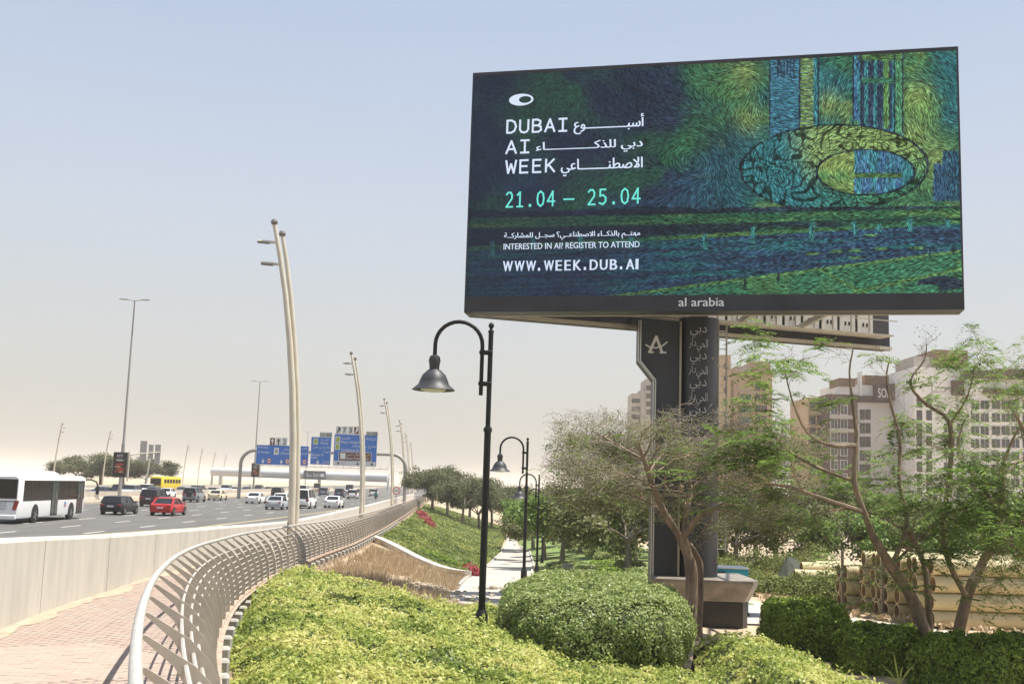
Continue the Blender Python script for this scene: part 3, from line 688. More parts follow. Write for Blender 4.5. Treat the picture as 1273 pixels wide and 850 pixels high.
for x, y, lb in far: lamp_column(X2(637+x*1345/y, y, 600), y, -1.2, lb, .92, 'leaning lamp columns on the far roadside')
def mast(x, y, h, label):
    r = thing('lamp_mast', label, 'lamp mast', (x, y, 0), 0, 'tall double arm lamp masts on the median')
    m = MB(); m.tube([(x, y, 0), (x, y, 7.0)], .22, 12); m.build('lower_shaft', M_galv, r, True)
    m = MB(); m.tube([(x, y, 7.0), (x, y, h)], [.16, .09], 10); m.build('upper_shaft', M_galv, r, True)
    for s in (-1, 1):
        m = MB(); m.tube([(x, y, h-.05), (x+s*.9, y, h+.12)], .05, 8); m.build('arm', M_galv, r, True)
        m = MB(); m.box((x+s*1.35, y, h+.14), (1.1, .36, .14), rz=0, bev=.05); m.build('lamp_head', M_galv, r)
def advert(x, y, z0, wd, ht, label, pole_x):
    r = thing('advert_panel', label, 'advert panel', (x, y, z0), 0)
    m = MB(); m.box((x, y, z0+ht/2), (wd, .3, ht), bev=.04); m.build('case', mat('panel_frame_dark', (.10, .09, .09), .5), r)
    m = MB(); m.box((x, y-.158, z0+ht/2), (wd*.9, .015, ht*.93)); f = m.build('poster', mat('poster_black', (.018, .012, .012), .5, .3, 2), r)
    F = lambda a, b: (x-wd/2+a*wd, y-.17, z0+b*ht); lm = mat('poster_white_print', (.75, .73, .72), .6)
    m = MB(); write(m, 'KFC', .28, .72, .80, .90, F); m.build('lettering', lm, f, fixn=False)
    m = MB(); stroke(m, [(.2, .72), (.3, .66), (.7, .66), (.8, .72)], .02, F); write(m, 'BOX', .34, .66, .67, .745, F); m.build('lettering_small', lm, f, fixn=False)
    fm = [mat('poster_food_red', (.35, .05, .03), .6), mat('poster_food_tan', (.42, .22, .12), .6)]
    for k, (a, b, c, d) in enumerate([(.2, .47, .8, .56), (.14, .38, .62, .46), (.3, .27, .86, .38), (.45, .18, .8, .26), (.16, .2, .4, .27)]):
        m = MB(); cx, cz, rx, rz_ = (a+c)/2, (b+d)/2, (c-a)/2, (d-b)/2
        m.poly([Vector(F(cx+rx*math.cos(q*.52)*(1+.12*math.sin(3*q)), cz+rz_*math.sin(q*.52)))-Vector((0, .001+.002*k, 0)) for q in range(12)]); m.build('food_picture', fm[k % 2], f, fixn=False)
    m = MB(); m.box((x+wd/2+.16, y, z0+ht/2-.2), (.16, .18, ht+.5)); m.build('side_post', M_pole, r)
mast(X2(150.5, 135, 590), 135, 25.0, 'tallest double arm lamp mast at the left of the picture'); mast(X2(316, 240, 590), 240, 24.6, 'second double arm lamp mast, above the left blue sign'); mast(X2(380, 480, 590), 480, 24.5, 'faint distant lamp mast behind the blue signs')
advert(PD(148, 580, 134).x, 134.3, 2.85, 1.75, 3.1, 'dark food advert panel on the tallest median mast', 0)
advert(PD(316.5, 590, 238).x, 238.5, 3.6, 1.75, 3.0, 'small dark food advert panel on the second median mast', 0)

# sign seen from behind on a cantilever, beyond the far lanes
p = PD(182, 590, 240); cs = thing('cantilever_sign', 'grey back of a road sign on a cantilever post beyond the median', 'road sign', (p.x, 240, 0))
m = MB(); m.tube([(p.x, 240, 0), (p.x+.5, 240, 7)], .2, 10); m.build('post', M_pole, cs, True)
a, b = PD(156, 566, 240), PD(199, 562, 240); m = MB(); m.tube([(a.x, 239.6, a.z-.9), (a.x+.4, 239.6, a.z), (a.x+2, 239.6, a.z+.3), (b.x, 239.6, b.z)], .16, 8); m.build('beam', M_pole, cs, True)
M_signback = mat('sign_back_grey', (.34, .34, .33), .5, .1, 2, metal=.3)
for k, (x0, x1, y0, y1) in enumerate([(172.5, 183, 548, 574), (183, 191, 552.5, 575), (191, 200, 552.5, 576)]):
    A_, B_ = PD(x0, y1, 240), PD(x1, y0, 240); m = MB(); m.box(((A_.x+B_.x)/2, 240.2, (A_.z+B_.z)/2), (B_.x-A_.x-.05, .12, B_.z-A_.z)); m.build('back_panel', M_signback, cs)

# ------------------------------------------------------------------ sign gantry over the highway
GY_ = 175.0
gn = thing('sign_gantry', 'tubular arched gantry carrying blue direction signs over the highway', 'sign gantry', (-31, GY_, 0))
G = lambda px, py, dy=0: (lambda v: Vector((v.x, GY_+dy, v.z)))(PD(px, py, GY_))
M_gan = mat('gantry_grey_paint', (.30, .285, .26), .5, .1, 1)
lf, rf = G(297.5, 603), G(502.5, 626); zb_ = 7.75
def arch(base, s):
    pts = [(base.x, 0)]; R_ = 2.3
    for k in range(0, 10): q = k/9*PI/2; pts.append((base.x+s*(R_-R_*math.cos(q)), zb_-R_+R_*math.sin(q)))
    return [Vector((a, GY_, b)) for a, b in pts]
for base, s in ((lf, 1), (rf, -1)):
    m = MB(); m.tube(arch(base, s), .28, 12); m.build('leg', M_gan, gn, True)
m = MB(); m.tube([Vector((lf.x+2.3, GY_, zb_)), Vector((rf.x-2.3, GY_, zb_))], .26, 12); m.build('cross_beam', M_gan, gn, True)
wl, wr_ = G(318, 578), G(482, 583); m = MB(); m.beam(wl, wr_, .5, .06); m.build('catwalk', M_gan, gn)
for k in range(19):
    q = wl.lerp(wr_, k/18); m = MB(); m.beam(q-Vector((0, .25, .18)), q+Vector((0, -.25, .55)), .05, .05); m.build('catwalk_bracket', M_gan, gn)
M_blue = mat('sign_blue', (.03, .17, .56), .5, .04, 2); M_brown = mat('sign_brown', (.16, .055, .03), .55); M_sw = mat('sign_white_sheet', (.66, .66, .64), .55); M_blk = mat('sign_black_print', (.02, .02, .02), .6)
M_sgrey = mat('sign_pale_grey', (.42, .43, .40), .55); M_sg = mat('badge_green_yellow', (.35, .42, .05), .5)
def gsign(x0, y0, x1, y1, material, border=True, dy=-.5, name='sign_panel'):
    a, b = G(x0, y1), G(x1, y0); m = MB(); m.box(((a.x+b.x)/2, GY_+dy, (a.z+b.z)/2), (b.x-a.x, .08, b.z-a.z)); pn = m.build(name, M_sw if border else material, gn)
    if border: m = MB(); e = .07; m.box(((a.x+b.x)/2, GY_+dy-.05, (a.z+b.z)/2), (b.x-a.x-2*e, .03, b.z-a.z-2*e)); m.build('sign_face', material, pn)
    F = lambda u, v: Vector((a.x+u*(b.x-a.x), GY_+dy-.072, a.z+v*(b.z-a.z))); return pn, F
def sub(pn, F, rect, material, name, lift=.004):
    u0, v0, u1, v1 = rect; m = MB(); q = Vector((0, -lift, 0)); m.quad(F(u0, v0)+q, F(u1, v0)+q, F(u1, v1)+q, F(u0, v1)+q); return m.build(name, material, pn, fixn=False)
def arrow_down(m, F, u, v, w_, h):
    L_ = lambda x, z: F(x, z)-Vector((0, .006, 0)); m.poly([L_(u-w_, v+h*.1), L_(u, v-h), L_(u+w_, v+h*.1), L_(u+w_*.3, v+h*.05), L_(u+w_*.25, v+h*.8), L_(u-w_*.25, v+h*.8), L_(u-w_*.3, v+h*.05)])
def words(pn, F, items, material):
    m = MB()
    for t, u0, u1, v0, v1 in items: write(m, t, u0, u1, v0, v1, lambda x, z: F(x, z)-Vector((0, .009, 0)))
    return m.build('lettering', material, pn, fixn=False)
M_fac = mat('sign_white_print', (.80, .80, .78), .5)
pn, F = gsign(318.5, 554.5, 385, 577, M_blue)
words(pn, F, [('Al Khaleej', .03, .22, .80, .92), ('Al Sharjah', .03, .25, .55, .68), (arabic('الشمال'), .52, .67, .72, .88), ('(North)', .47, .66, .52, .66), (arabic('القصيص'), .80, .97, .80, .93), (arabic('الشارقة'), .80, .97, .53, .68)], M_fac)
m = MB(); [arrow_down(m, F, u, .18, .035, .12) for u in (.14, .49, .82)]; m.build('arrow_print', M_fac, pn, fixn=False)
def disc(mm, F, u, v, ru, rv, n=16, lift=.01): mm.poly([F(u+ru*math.cos(2*PI*k/n), v+rv*math.sin(2*PI*k/n))-Vector((0, lift, 0)) for k in range(n)])
M_red = mat('sign_red', (.55, .03, .02), .5)
for u in (.255, .60, .93):
    m = MB(); disc(m, F, u, .20, .042, .14); m.build('no_trucks_ring', M_red, pn, fixn=False)
    m = MB(); disc(m, F, u, .20, .031, .10, lift=.013); m.build('no_trucks_disc', M_fac, pn, fixn=False)
    m = MB(); m.quad(*[F(u+a_, .2+b_)-Vector((0, .016, 0)) for a_, b_ in ((-.018, -.035), (.02, -.035), (.02, .03), (-.018, .03))]); m.build('truck_print', M_blk, pn, fixn=False)
sub(pn, F, (.34, .52, .43, .86), M_fac, 'badge'); sub(pn, F, (.36, .58, .41, .80), M_galv, 'badge_print', .012)
pn, F = gsign(386, 543.5, 413, 577, M_blue)
words(pn, F, [(arabic('(غرب)'), .50, .86, .85, .95), ('(West)', .44, .84, .72, .82), (arabic('شارع بني ياس'), .10, .95, .56, .68), (arabic('ديرة'), .62, .95, .42, .52), ('Baniyas St', .05, .66, .29, .40), ('DEIRA', .05, .36, .21, .28), ('1.5 Km', .58, .94, .05, .14)], M_fac)
sub(pn, F, (.12, .72, .34, .94), M_fac, 'badge'); sub(pn, F, (.15, .74, .31, .92), M_sg, 'badge_print', .012)
m = MB(); arrow_down(m, F, .38, .09, .10, .08); m.build('arrow_print', M_fac, pn, fixn=False)
pn, F = gsign(414.5, 541, 470, 578.5, M_blue)
sub(pn, F, (.01, .01, .985, .15), M_sw, 'exit_only_strip', .002)
words(pn, F, [(arabic('(الشرق)'), .17, .36, .82, .92), ('(West)  Al Rebat St', .16, .62, .69, .79), (arabic('شارع الرباط'), .72, .97, .80, .92), (arabic('شارع حي المطار'), .42, .97, .57, .68), ('Casablanca St', .17, .58, .46, .55)], M_fac)
for v in (.72, .50): sub(pn, F, (.03, v, .14, v+.2), M_fac, 'badge'); sub(pn, F, (.045, v+.02, .125, v+.18), M_sg, 'badge_print', .012)
m = MB(); [arrow_down(m, F, u, .08, .045, .05) for u in (.12, .57, .90)]; m.build('arrow_print', M_blk, pn, fixn=False)
words(pn, F, [('EXIT', .19, .28, .05, .11), ('ONLY', .67, .79, .05, .11)], M_gan)
sub(pn, F, (.12, .16, .88, .44), M_fac, 'brown_border', .004); sub(pn, F, (.13, .17, .87, .43), M_brown, 'brown_face', .010); sub(pn, F, (.16, .22, .28, .40), M_fac, 'brown_badge', .016)
words(pn, lambda u, v: F(u, v)-Vector((0, .012, 0)), [(arabic('دبي فستيفال سيتي'), .31, .85, .31, .41), ('Dubai Festival City', .30, .82, .19, .28)], M_fac)
def tag_sign(x0, x1, y0, y1, cells):
    n = len(cells)
    for k, (c, t) in enumerate(cells):
        a = x0+(x1-x0)*k/n; b = x0+(x1-x0)*(k+1)/n
        pn, F = gsign(a, y0+k*.12, b-.15, y1+k*.12, {'b': M_brown, 'w': M_sw, 'g': M_sgrey}[c], c != 'w', name='tab_sign'); ink = M_fac if c == 'b' else M_blk
        m = MB(); Fl = lambda x, z: F(x, z)-Vector((0, .01, 0))
        if t == 'up': m.poly([Fl(.2, .55), Fl(.42, .55), Fl(.42, .12), Fl(.58, .12), Fl(.58, .55), Fl(.8, .55), Fl(.5, .9)])
        elif t == 'ne': m.poly([Fl(.2, .2), Fl(.32, .1), Fl(.66, .5), Fl(.82, .34), Fl(.82, .88), Fl(.35, .88), Fl(.52, .68)])
        else: write(m, t, .24 if len(t) < 3 else .1, .76 if len(t) < 3 else .92, .2, .82, Fl)
        m.build('print', ink, pn, fixn=False)
tag_sign(336, 358.5, 544, 553.6, [('b', 'up'), ('w', 'up'), ('w', '2')])
tag_sign(418, 447.5, 530, 539.6, [('w', 'ne'), ('w', '7'), ('w', '3'), ('b', 'ne')])
pn, F = gsign(398, 537.5, 414, 543.2, M_sgrey); words(pn, F, [('EXIT', .06, .4, .3, .62), ('60', .55, .92, .15, .8)], M_blk)
pn, F = gsign(455.5, 536.5, 470.5, 542.2, M_sgrey); words(pn, F, [('EXIT', .06, .4, .3, .62), ('59', .55, .92, .15, .8)], M_blk)

# speed limit sign near the gantry leg
p = PD(493, 609.7, 131); r = thing('speed_sign', 'round speed limit sign on a thin post beside the third lamp column', 'road sign', (p.x, 131, 0))
m = MB(); m.tube([(p.x, 131, -.2), (p.x, 131, p.z+.3)], .04, 8); m.build('post', M_galv, r, True)
m = MB(); m.lathe([(.02, -.02), (.47, -.02), (.47, .02), (.02, .02)], (p.x, 130.93, p.z), 24, 'y'); m.build('rim', M_red, r)
m = MB(); m.lathe([(.02, -.01), (.37, -.01), (.37, .01), (.02, .01)], (p.x, 130.89, p.z), 24, 'y'); f = m.build('face', M_fac, r)
m = MB(); write(m, '100', p.x-.28, p.x+.28, p.z-.16, p.z+.16, lambda x, z: (x, 130.872, z)); m.build('lettering', M_blk, f, fixn=False)

# tubular footbridge far behind
fb = thing('footbridge', 'long pale tubular footbridge across the highway far behind the signs', 'footbridge', (-80, 420, 0))
a, b = PD(264, 586, 420), PD(483, 594, 400); M_tube = mat('bridge_pale_cladding', (.50, .51, .52), .5, .06, .5)
m = MB(); m.tube([a, b], 1.55, 18); m.build('deck_tube', M_tube, fb, True)
for q in (.0, .05, .62, 1.0):
    c = a.lerp(b, q); m = MB(); m.tube([(c.x, c.y, 0), (c.x, c.y, c.z)], .45 if q in (0, 1.) else .6, 10); m.build('column', M_tube, fb, True)
c0, c1 = PD(377, 595, 405), PD(405, 585.5, 405); m = MB(); m.box(((c0.x+c1.x)/2, 405, (c0.z+c1.z)/2), (c1.x-c0.x, .3, c1.z-c0.z)); sg = m.build('sign_board', mat('bridge_sign_grey', (.12, .12, .13), .5), fb)
m = MB(); write(m, arabic('محطة') + '  Station', c0.x+1, c0.x+6, c0.z+.9, c1.z-.6, lambda x, z: (x, 404.82, z)); disc(m, lambda u, v: Vector((u, 404.85, v)), c1.x-1.2, (c0.z+c1.z)/2, .8, .7); m.build('lettering', M_fac, sg, fixn=False)

# ------------------------------------------------------------------ the big roadside screen
BA = Vector((-1.5653, 34.2969, 8.7)); BB = Vector((13.1078, 30.9723, 8.7)); BT = (BB-BA).normalized(); BN = Vector((-BT.y, BT.x, 0)); UP = Vector((0, 0, 1))
def BP(s, t, d=0): return BA + BT*s + UP*t + BN*d           # along, up, back from the face
M_frame = mat('billboard_frame_grey', (.040, .042, .054), .45, .25, .4, .1, 3, spec=.3)
M_clad = mat('dark_cladding', (.034, .037, .046), .42, .3, .5, .06, 2.5, spec=.35, stretch=(1, 1, .25))
M_steel = mat('walkway_steel', (.42, .40, .36), .6, .2, 2)
M_dark = mat('dark_underside', (.02, .02, .022), .8)
bb = thing('billboard', 'giant led billboard on a dark column advertising an AI week in green and blue', 'billboard', (6.2, 36.2, CZ-4.2))
def board_box(s0, s1, t0, t1, d0, d1, P=BP):
    return [P(s0, t0, d0), P(s1, t0, d0), P(s1, t0, d1), P(s0, t0, d1), P(s0, t1, d0), P(s1, t1, d0), P(s1, t1, d1), P(s0, t1, d1)]
LB, HB = 15.045, 8.0
m = MB(); m.hexa(board_box(0, LB, 0, HB, .05, .75)); m.build('cabinet', M_frame, bb)
m = MB(); m.hexa(board_box(0, LB, 0, .50, -.02, .05)); bandp = m.build('bottom_band', M_frame, bb)
for nm_, a_ in (('frame_side', (0, .04, .5, HB)), ('frame_side', (LB-.05, LB, .5, HB)), ('frame_top', (.04, LB-.05, HB-.11, HB))):
    m = MB(); m.hexa(board_box(a_[0], a_[1], a_[2], a_[3], -.02, .05)); m.build(nm_, M_frame, bb)
m = MB()
for s in (4.9, 9.95): m = MB(); m.hexa(board_box(s, s+.012, .0, .5, -.024, -.019)); m.build('band_joint', M_dark, bandp)

def paint_art(W_=1500, H_=740):                             # the advert picture: brush strokes that follow a swirling field
    s = (np.arange(W_)+.5)/W_*14.96+.04; t = 7.89-(np.arange(H_)+.5)/H_*(7.89-.5); S, T = np.meshgrid(s, t)
    den = 1-.006308*S+.003816*T; X = (33.7793*S+3.63515*T+577)/den; Y = (-2.6279*S-36.7522*T+388)/den   # proof-sheet coordinates
    rng = np.random.default_rng(11)
    n1 = fbm(X/60, Y/45, 1, 4); n2 = fbm(X/25, Y/22, 5, 4); n3 = fbm(X/110, Y/70, 9, 3)
    C = np.zeros((H_, W_, 3)); base = lambda c: np.array(c)[None, None, :]
    navy, blue, teal, green, lime, yel, dk = [np.array(c) for c in ((.022, .038, .075), (.03, .08, .15), (.028, .14, .16), (.03, .115, .065), (.085, .19, .065), (.20, .29, .09), (.013, .022, .036))]
    def mixc(A, B, w): w = np.clip(w, 0, 1)[..., None]; return A*(1-w)+B*w
    C = mixc(base(navy)*np.ones_like(C), green, (n1+.12)*2.2); C = mixc(C, blue, n3*2.0-.15)
    right = np.clip((X-840)/110, 0, 1); C = mixc(C, mixc(mixc(green*np.ones_like(C), teal*.8, n3*3+.3), lime, n1*2.2-.05), right)
    C = mixc(C, yel, np.clip(n2*1.8+n1*1.0-.45, 0, .6)*right)
    for cx, cy, r in ((1140, 120, 17), (1135, 170, 26), (925, 90, 18), (930, 150, 16), (1030, 130, 16), (1165, 200, 22)):
        C = mixc(C, yel, np.exp(-((X-cx)**2+(Y-cy)**2)/(r*r))*.75)
    C = mixc(C, dk, np.clip((fbm(X/50, Y/60, 20, 3)*2+.0), 0, .8)*np.clip((960-X)/200, 0, 1)*np.clip((X-700)/150, 0, 1))
    ang = 3.2*fbm(X/150, Y/120, 31, 2)+np.pi*.15
    for cx, cy, r in ((1140, 125, 40), (1100, 170, 60), (925, 110, 45), (700, 130, 110), (860, 200, 90), (1165, 215, 35)):
        w_ = np.exp(-((X-cx)**2+(Y-cy)**2)/(r*r)); ang = ang*(1-w_)+(np.arctan2(Y-cy, X-cx)+np.pi/2)*w_
    def region(mask, col, a=None, soft=True):
        nonlocal C, ang
        C = np.where(mask[..., None], col, C)
        if a is not None: ang = np.where(mask, a, ang)
    st = np.sin(Y*1.35+np.sin(X*.3)*1.5)
    vert = np.pi/2
    # left tower
    region((X > 957)&(X < 994)&(Y < 172), mixc(teal*1.1*np.ones_like(C), blue*1.9, st*.5+.4+(Y < 100)*.1), .15)
    region((X > 966)&(X < 990)&(Y < 97)&(np.sin(X*1.6) > .1), navy, vert)
    region((X > 994)&(X < 1013)&(Y < 172), mixc(yel*.85*np.ones_like(C), teal, st*.6+.15), .2)
    region((X > 1011)&(X < 1017)&(Y < 165), teal*1.1, vert)
    # right tower
    region((X > 1061)&(X < 1122)&(Y < 240), mixc(blue*1.6*np.ones_like(C), teal*1.5, fbm(X/6, Y/60, 3, 3)*2+.4), vert)
    region(((X > 1112)&(X < 1121)|(X > 1061)&(X < 1068)&(Y > 150))&(Y < 180), green*1.3+lime*.3, vert)
    region((X > 1070)&(X < 1112)&(Y < 160), mixc(navy*np.ones_like(C), teal*1.2, np.sin(X*.55)*1.6), vert)
    region((X > 1098)&(X < 1105)&(Y < 160), lime*1.2, vert); region((X > 1066)&(X < 1121)&(Y > 66)&(Y < 75), lime*.7, 0.05); region((X > 1070)&(X < 1112)&(abs(Y-100) < 3), green*1.2, 0.)
    region((X > 1160)&(X < 1172)&(Y > 203)&(Y < 250), blue, vert); region((X > 1172)&(X < 1197)&(Y > 187)&(Y < 250), mixc(blue*.8*np.ones_like(C), teal, np.sin(X)*.6), vert)
    # the ring-shaped building, covered in invented curls
    th0 = -.03; cx, cy, rx, ry = 1037, 208.5, 118, 54; hx, hy, qx, qy = 1076, 214, 59, 27.5
    ca, sa = np.cos(th0), np.sin(th0)
    u = ((X-cx)*ca+(Y-cy)*sa)/rx; v = (-(X-cx)*sa+(Y-cy)*ca)/ry; R1 = u*u+v*v
    u2 = (X-hx)/qx; v2 = (Y-hy)/qy; R2 = u2*u2+v2*v2
    hole = R2 < 1
    region(hole&(X < 1062), mixc(lime*np.ones_like(C)*1.1, yel, n2*2+.6), np.arctan2(v2, u2)+vert)
    region(hole&(X > 1122), teal*1.15, vert)
    region(hole&(X > 1062)&(X < 1122)&(Y > 215)&(Y < 221), lime*.7, 0.)
    ring = (R1 < 1)&~hole
    lit = np.clip(.55-.9*v-.25*np.abs(u-.1)+.5*(u > -.35)*.5, .05, 1)
    band_ = mixc(mixc(teal*1.25*np.ones_like(C), green*1.7, u*1.2+.5), yel*1.15, (lit-.25)*1.1*np.clip((u+.55)*3, 0, 1))
    a1 = np.arctan2(v2, u2); r1 = np.sqrt(R2)
    # curls: bold wandering strokes following the ring
    k1 = fbm(X/17+3, Y/11, 60, 2); k2 = fbm(X/15+40, Y/13, 80, 2)
    wp = fbm(X/30, Y/26, 61, 2)*9; curl = (np.abs(np.sin(8*fbm((X+wp)/22, (Y-wp)/15, 33, 1))) < .36)|(np.abs(fbm(X/16+9, Y/12, 83, 1)) < .055)
    region(ring, band_, a1+vert)
    
    region(ring&(np.abs(np.sqrt(R1)-1) < .03), dk*1.3, None); region(~hole&(R2 < 1.12), dk*1.4, None)
    tw = (Y < 165); edge = lambda x_, w_: (np.abs(X-x_) < w_)&tw&~ring
    for x_ in (956.5, 994, 1017, 1060.5, 1070, 1112, 1122): region(edge(x_, .9), dk*1.2, np.pi/2)
    # ground: flyover and road bands
    g = Y > 262-(X-577)*.010+3*fbm(X/40, Y/40, 2, 2)
    gt = Y-262+(X-577)*.022
    dkband = mixc(dk*1.1*np.ones_like(C), navy, n1*2)
    region(g, dkband, -.04)
    sw = fbm(X/60, gt/2.2, 12, 3)
    region(g&(gt > 10)&(gt < 22), mixc(green*.8*np.ones_like(C), lime*.9, sw*2+right*.4), -.045)
    region(g&(gt > 22)&(gt < 45), mixc(dk*1.2*np.ones_like(C), green*.6, sw*2*right+.2*right), -.05)
    gt2 = Y-310+(X-577)*.055
    region(g&(gt2 > -3)&(gt2 < 2), mixc(lime*.8*np.ones_like(C), green, sw*2+.4), -.06)
    region(g&(gt2 >= 2), mixc(mixc(navy*np.ones_like(C), blue*.9, sw*2+.4), teal*.8, fbm(X/70, gt2/3, 14, 3)*2), -.06)
    gt3 = Y-392+(X-577)*.13
    region(g&(gt3 > 0)&(X > 700), mixc(mixc(teal*.8*np.ones_like(C), green*1.2, (X-780)/120), lime*.8, n2*1.2), -.12)
    region(g&(np.abs(gt3) < 1.8)&(X > 760), lime*1.0, -.12); region(g&(np.abs(Y-360+(X-1075)*.22) < 2)&(X > 1060), lime*.9, -.2)
    region(g&(np.abs((X-1020)*.55-(Y-335)) < 2)&(Y > 335), lime*.8, .5)
    region(((X-1170)/30)**2+((Y-352)/9)**2 < 1, dk*1.5, 0.); region(((X-1150)/18)**2+((Y-358)/4.5)**2 < 1, green*1.4, 0.)
    for px, py, h in ((612, 310, 20), (663, 303, 17), (721, 302, 18), (784, 302, 15), (876, 300, 18), (936, 292, 20), (1009, 287, 20), (1062, 283, 18), (1093, 283, 10), (1131, 280, 16), (1178, 278, 10)):
        region((np.abs(X-px) < 2.6)&(np.abs(Y-py) < h*.5), teal*1.1+green*.5, vert)
    for px, py in ((868, 352), (926, 350), (967, 345), (1156, 314), (1185, 310)): region((np.abs(X-px) < 1.2)&(np.abs(Y-py) < 6), dk, vert)
    for px, py in ((1010, 315), (1040, 312), (1063, 311), (1065, 320), (1095, 309), (1140, 308), (1082, 292)): region((np.abs(X-px) < 8)&(np.abs(Y-py) < 1.4), lime*.9, 0.)
    # strokes
    amp = np.where(ring|(X > 955)&(X < 1123)&(Y < 240), .25, 1.0); ang = ang+(.55*n2+.5*fbm(X/9, Y/9, 44, 2))*amp
    vx, vy = np.cos(ang), np.sin(ang)
    nz = rng.random((H_, W_)); nz = (nz+np.roll(nz, 1, 0)+np.roll(nz, 1, 1))/3; acc = np.zeros_like(nz); cac = C.copy(); cnt = 1.0
    ii, jj = np.mgrid[0:H_, 0:W_].astype(float)
    jit = rng.normal(0, 1.6, (H_//3+1, W_//3+1, 2)).repeat(3, 0).repeat(3, 1)[:H_, :W_]
    jit *= amp[..., None]*.9; a0 = np.clip(ii+jit[..., 0], 0, H_-1).astype(int); b0 = np.clip(jj+jit[..., 1], 0, W_-1).astype(int); Cj = C[a0, b0]
    for sgn in (1, -1):
        y_, x_ = ii.copy(), jj.copy()
        for k in range(5):
            a_ = np.clip(y_, 0, H_-1).astype(np.int32); b_ = np.clip(x_, 0, W_-1).astype(np.int32)
            y_ += sgn*vy[a_, b_]*1.0; x_ += sgn*vx[a_, b_]*1.0
            a_ = np.clip(y_, 0, H_-1).astype(np.int32); b_ = np.clip(x_, 0, W_-1).astype(np.int32)
            acc += nz[a_, b_]
            if k < 4: cac += Cj[a_, b_]; cnt += 1
    acc = (acc-acc.mean())/acc.std(); cac /= cnt
    cw = np.where(ring&curl, .16, 1.0); cw = (cw+np.roll(cw, 1, 0)+np.roll(cw, 1, 1)+np.roll(cw, -1, 1))/4; cac = cac*cw[..., None]
    out = cac*(1+.55*np.clip(acc, -1.7, 2.2))[..., None]
    hue = rng.random((H_, W_)); sparkle = np.clip(acc-1.1, 0, 1)[..., None]
    bright = np.clip((X-640)/300, .12, 1)[..., None]
    out = out*(1-.5*sparkle)+(cac*1.6+base((.03, .07, .02)))*sparkle*bright*.9+out*sparkle*.2
    out *= (1+.16*rng.normal(size=(H_, W_)))[..., None]
    out *= (.58+.42*np.clip((X-600)/420, 0, 1))[..., None]; shade_txt = np.clip((850-X)/160, 0, 1)*.40
    out = out*(1-shade_txt[..., None])+base((.022, .028, .055))*shade_txt[..., None]
    return np.clip(out, 0, 1)
art = paint_art()
im = bpy.data.images.new('advert_picture', art.shape[1], art.shape[0], float_buffer=False); im.colorspace_settings.name = 'sRGB'
srgb = np.where(art < .0031308, art*12.92, 1.055*np.power(np.maximum(art, 1e-6), 1/2.4)-.055)
px_ = np.ones((art.shape[0], art.shape[1], 4), dtype=np.float32); px_[..., :3] = srgb[::-1]
im.pixels.foreach_set(px_.ravel()); im.update(); im.pack()
me = bpy.data.meshes.new('screen'); o0 = Vector(ORG[bb.name]); P4 = [BP(.04, .5, -.004)-o0, BP(LB-.05, .5, -.004)-o0, BP(LB-.05, HB-.11, -.004)-o0, BP(.04, HB-.11, -.004)-o0]
B4 = [BP(.04, .5, .05)-o0, BP(LB-.05, .5, .05)-o0, BP(LB-.05, HB-.11, .05)-o0, BP(.04, HB-.11, .05)-o0]
me.from_pydata(P4+B4, [], [(0, 1, 2, 3), (1, 0, 4, 5), (3, 2, 6, 7), (0, 3, 7, 4), (2, 1, 5, 6)])
uv = me.uv_layers.new(name='uv'); 
for pl in me.polygons:
    for li in pl.loop_indices: uv.data[li].uv = {0: (0, 0), 1: (1, 0), 2: (1, 1), 3: (0, 1)}[me.loops[li].vertex_index % 4]
ms = bpy.data.materials.new('led_screen'); ms.use_nodes = True; n = ms.node_tree; b = n.nodes['Principled BSDF']
ti = n.nodes.new('ShaderNodeTexImage'); ti.image = im; b.inputs['Base Color'].default_value = (.004, .004, .005, 1); b.inputs['Roughness'].default_value = .7; b.inputs['Specular IOR Level'].default_value = .12
n.links.new(ti.outputs[0], b.inputs['Emission Color']); b.inputs['Emission Strength'].default_value = .56
me.materials.append(ms); scr = put('screen', me, bb)
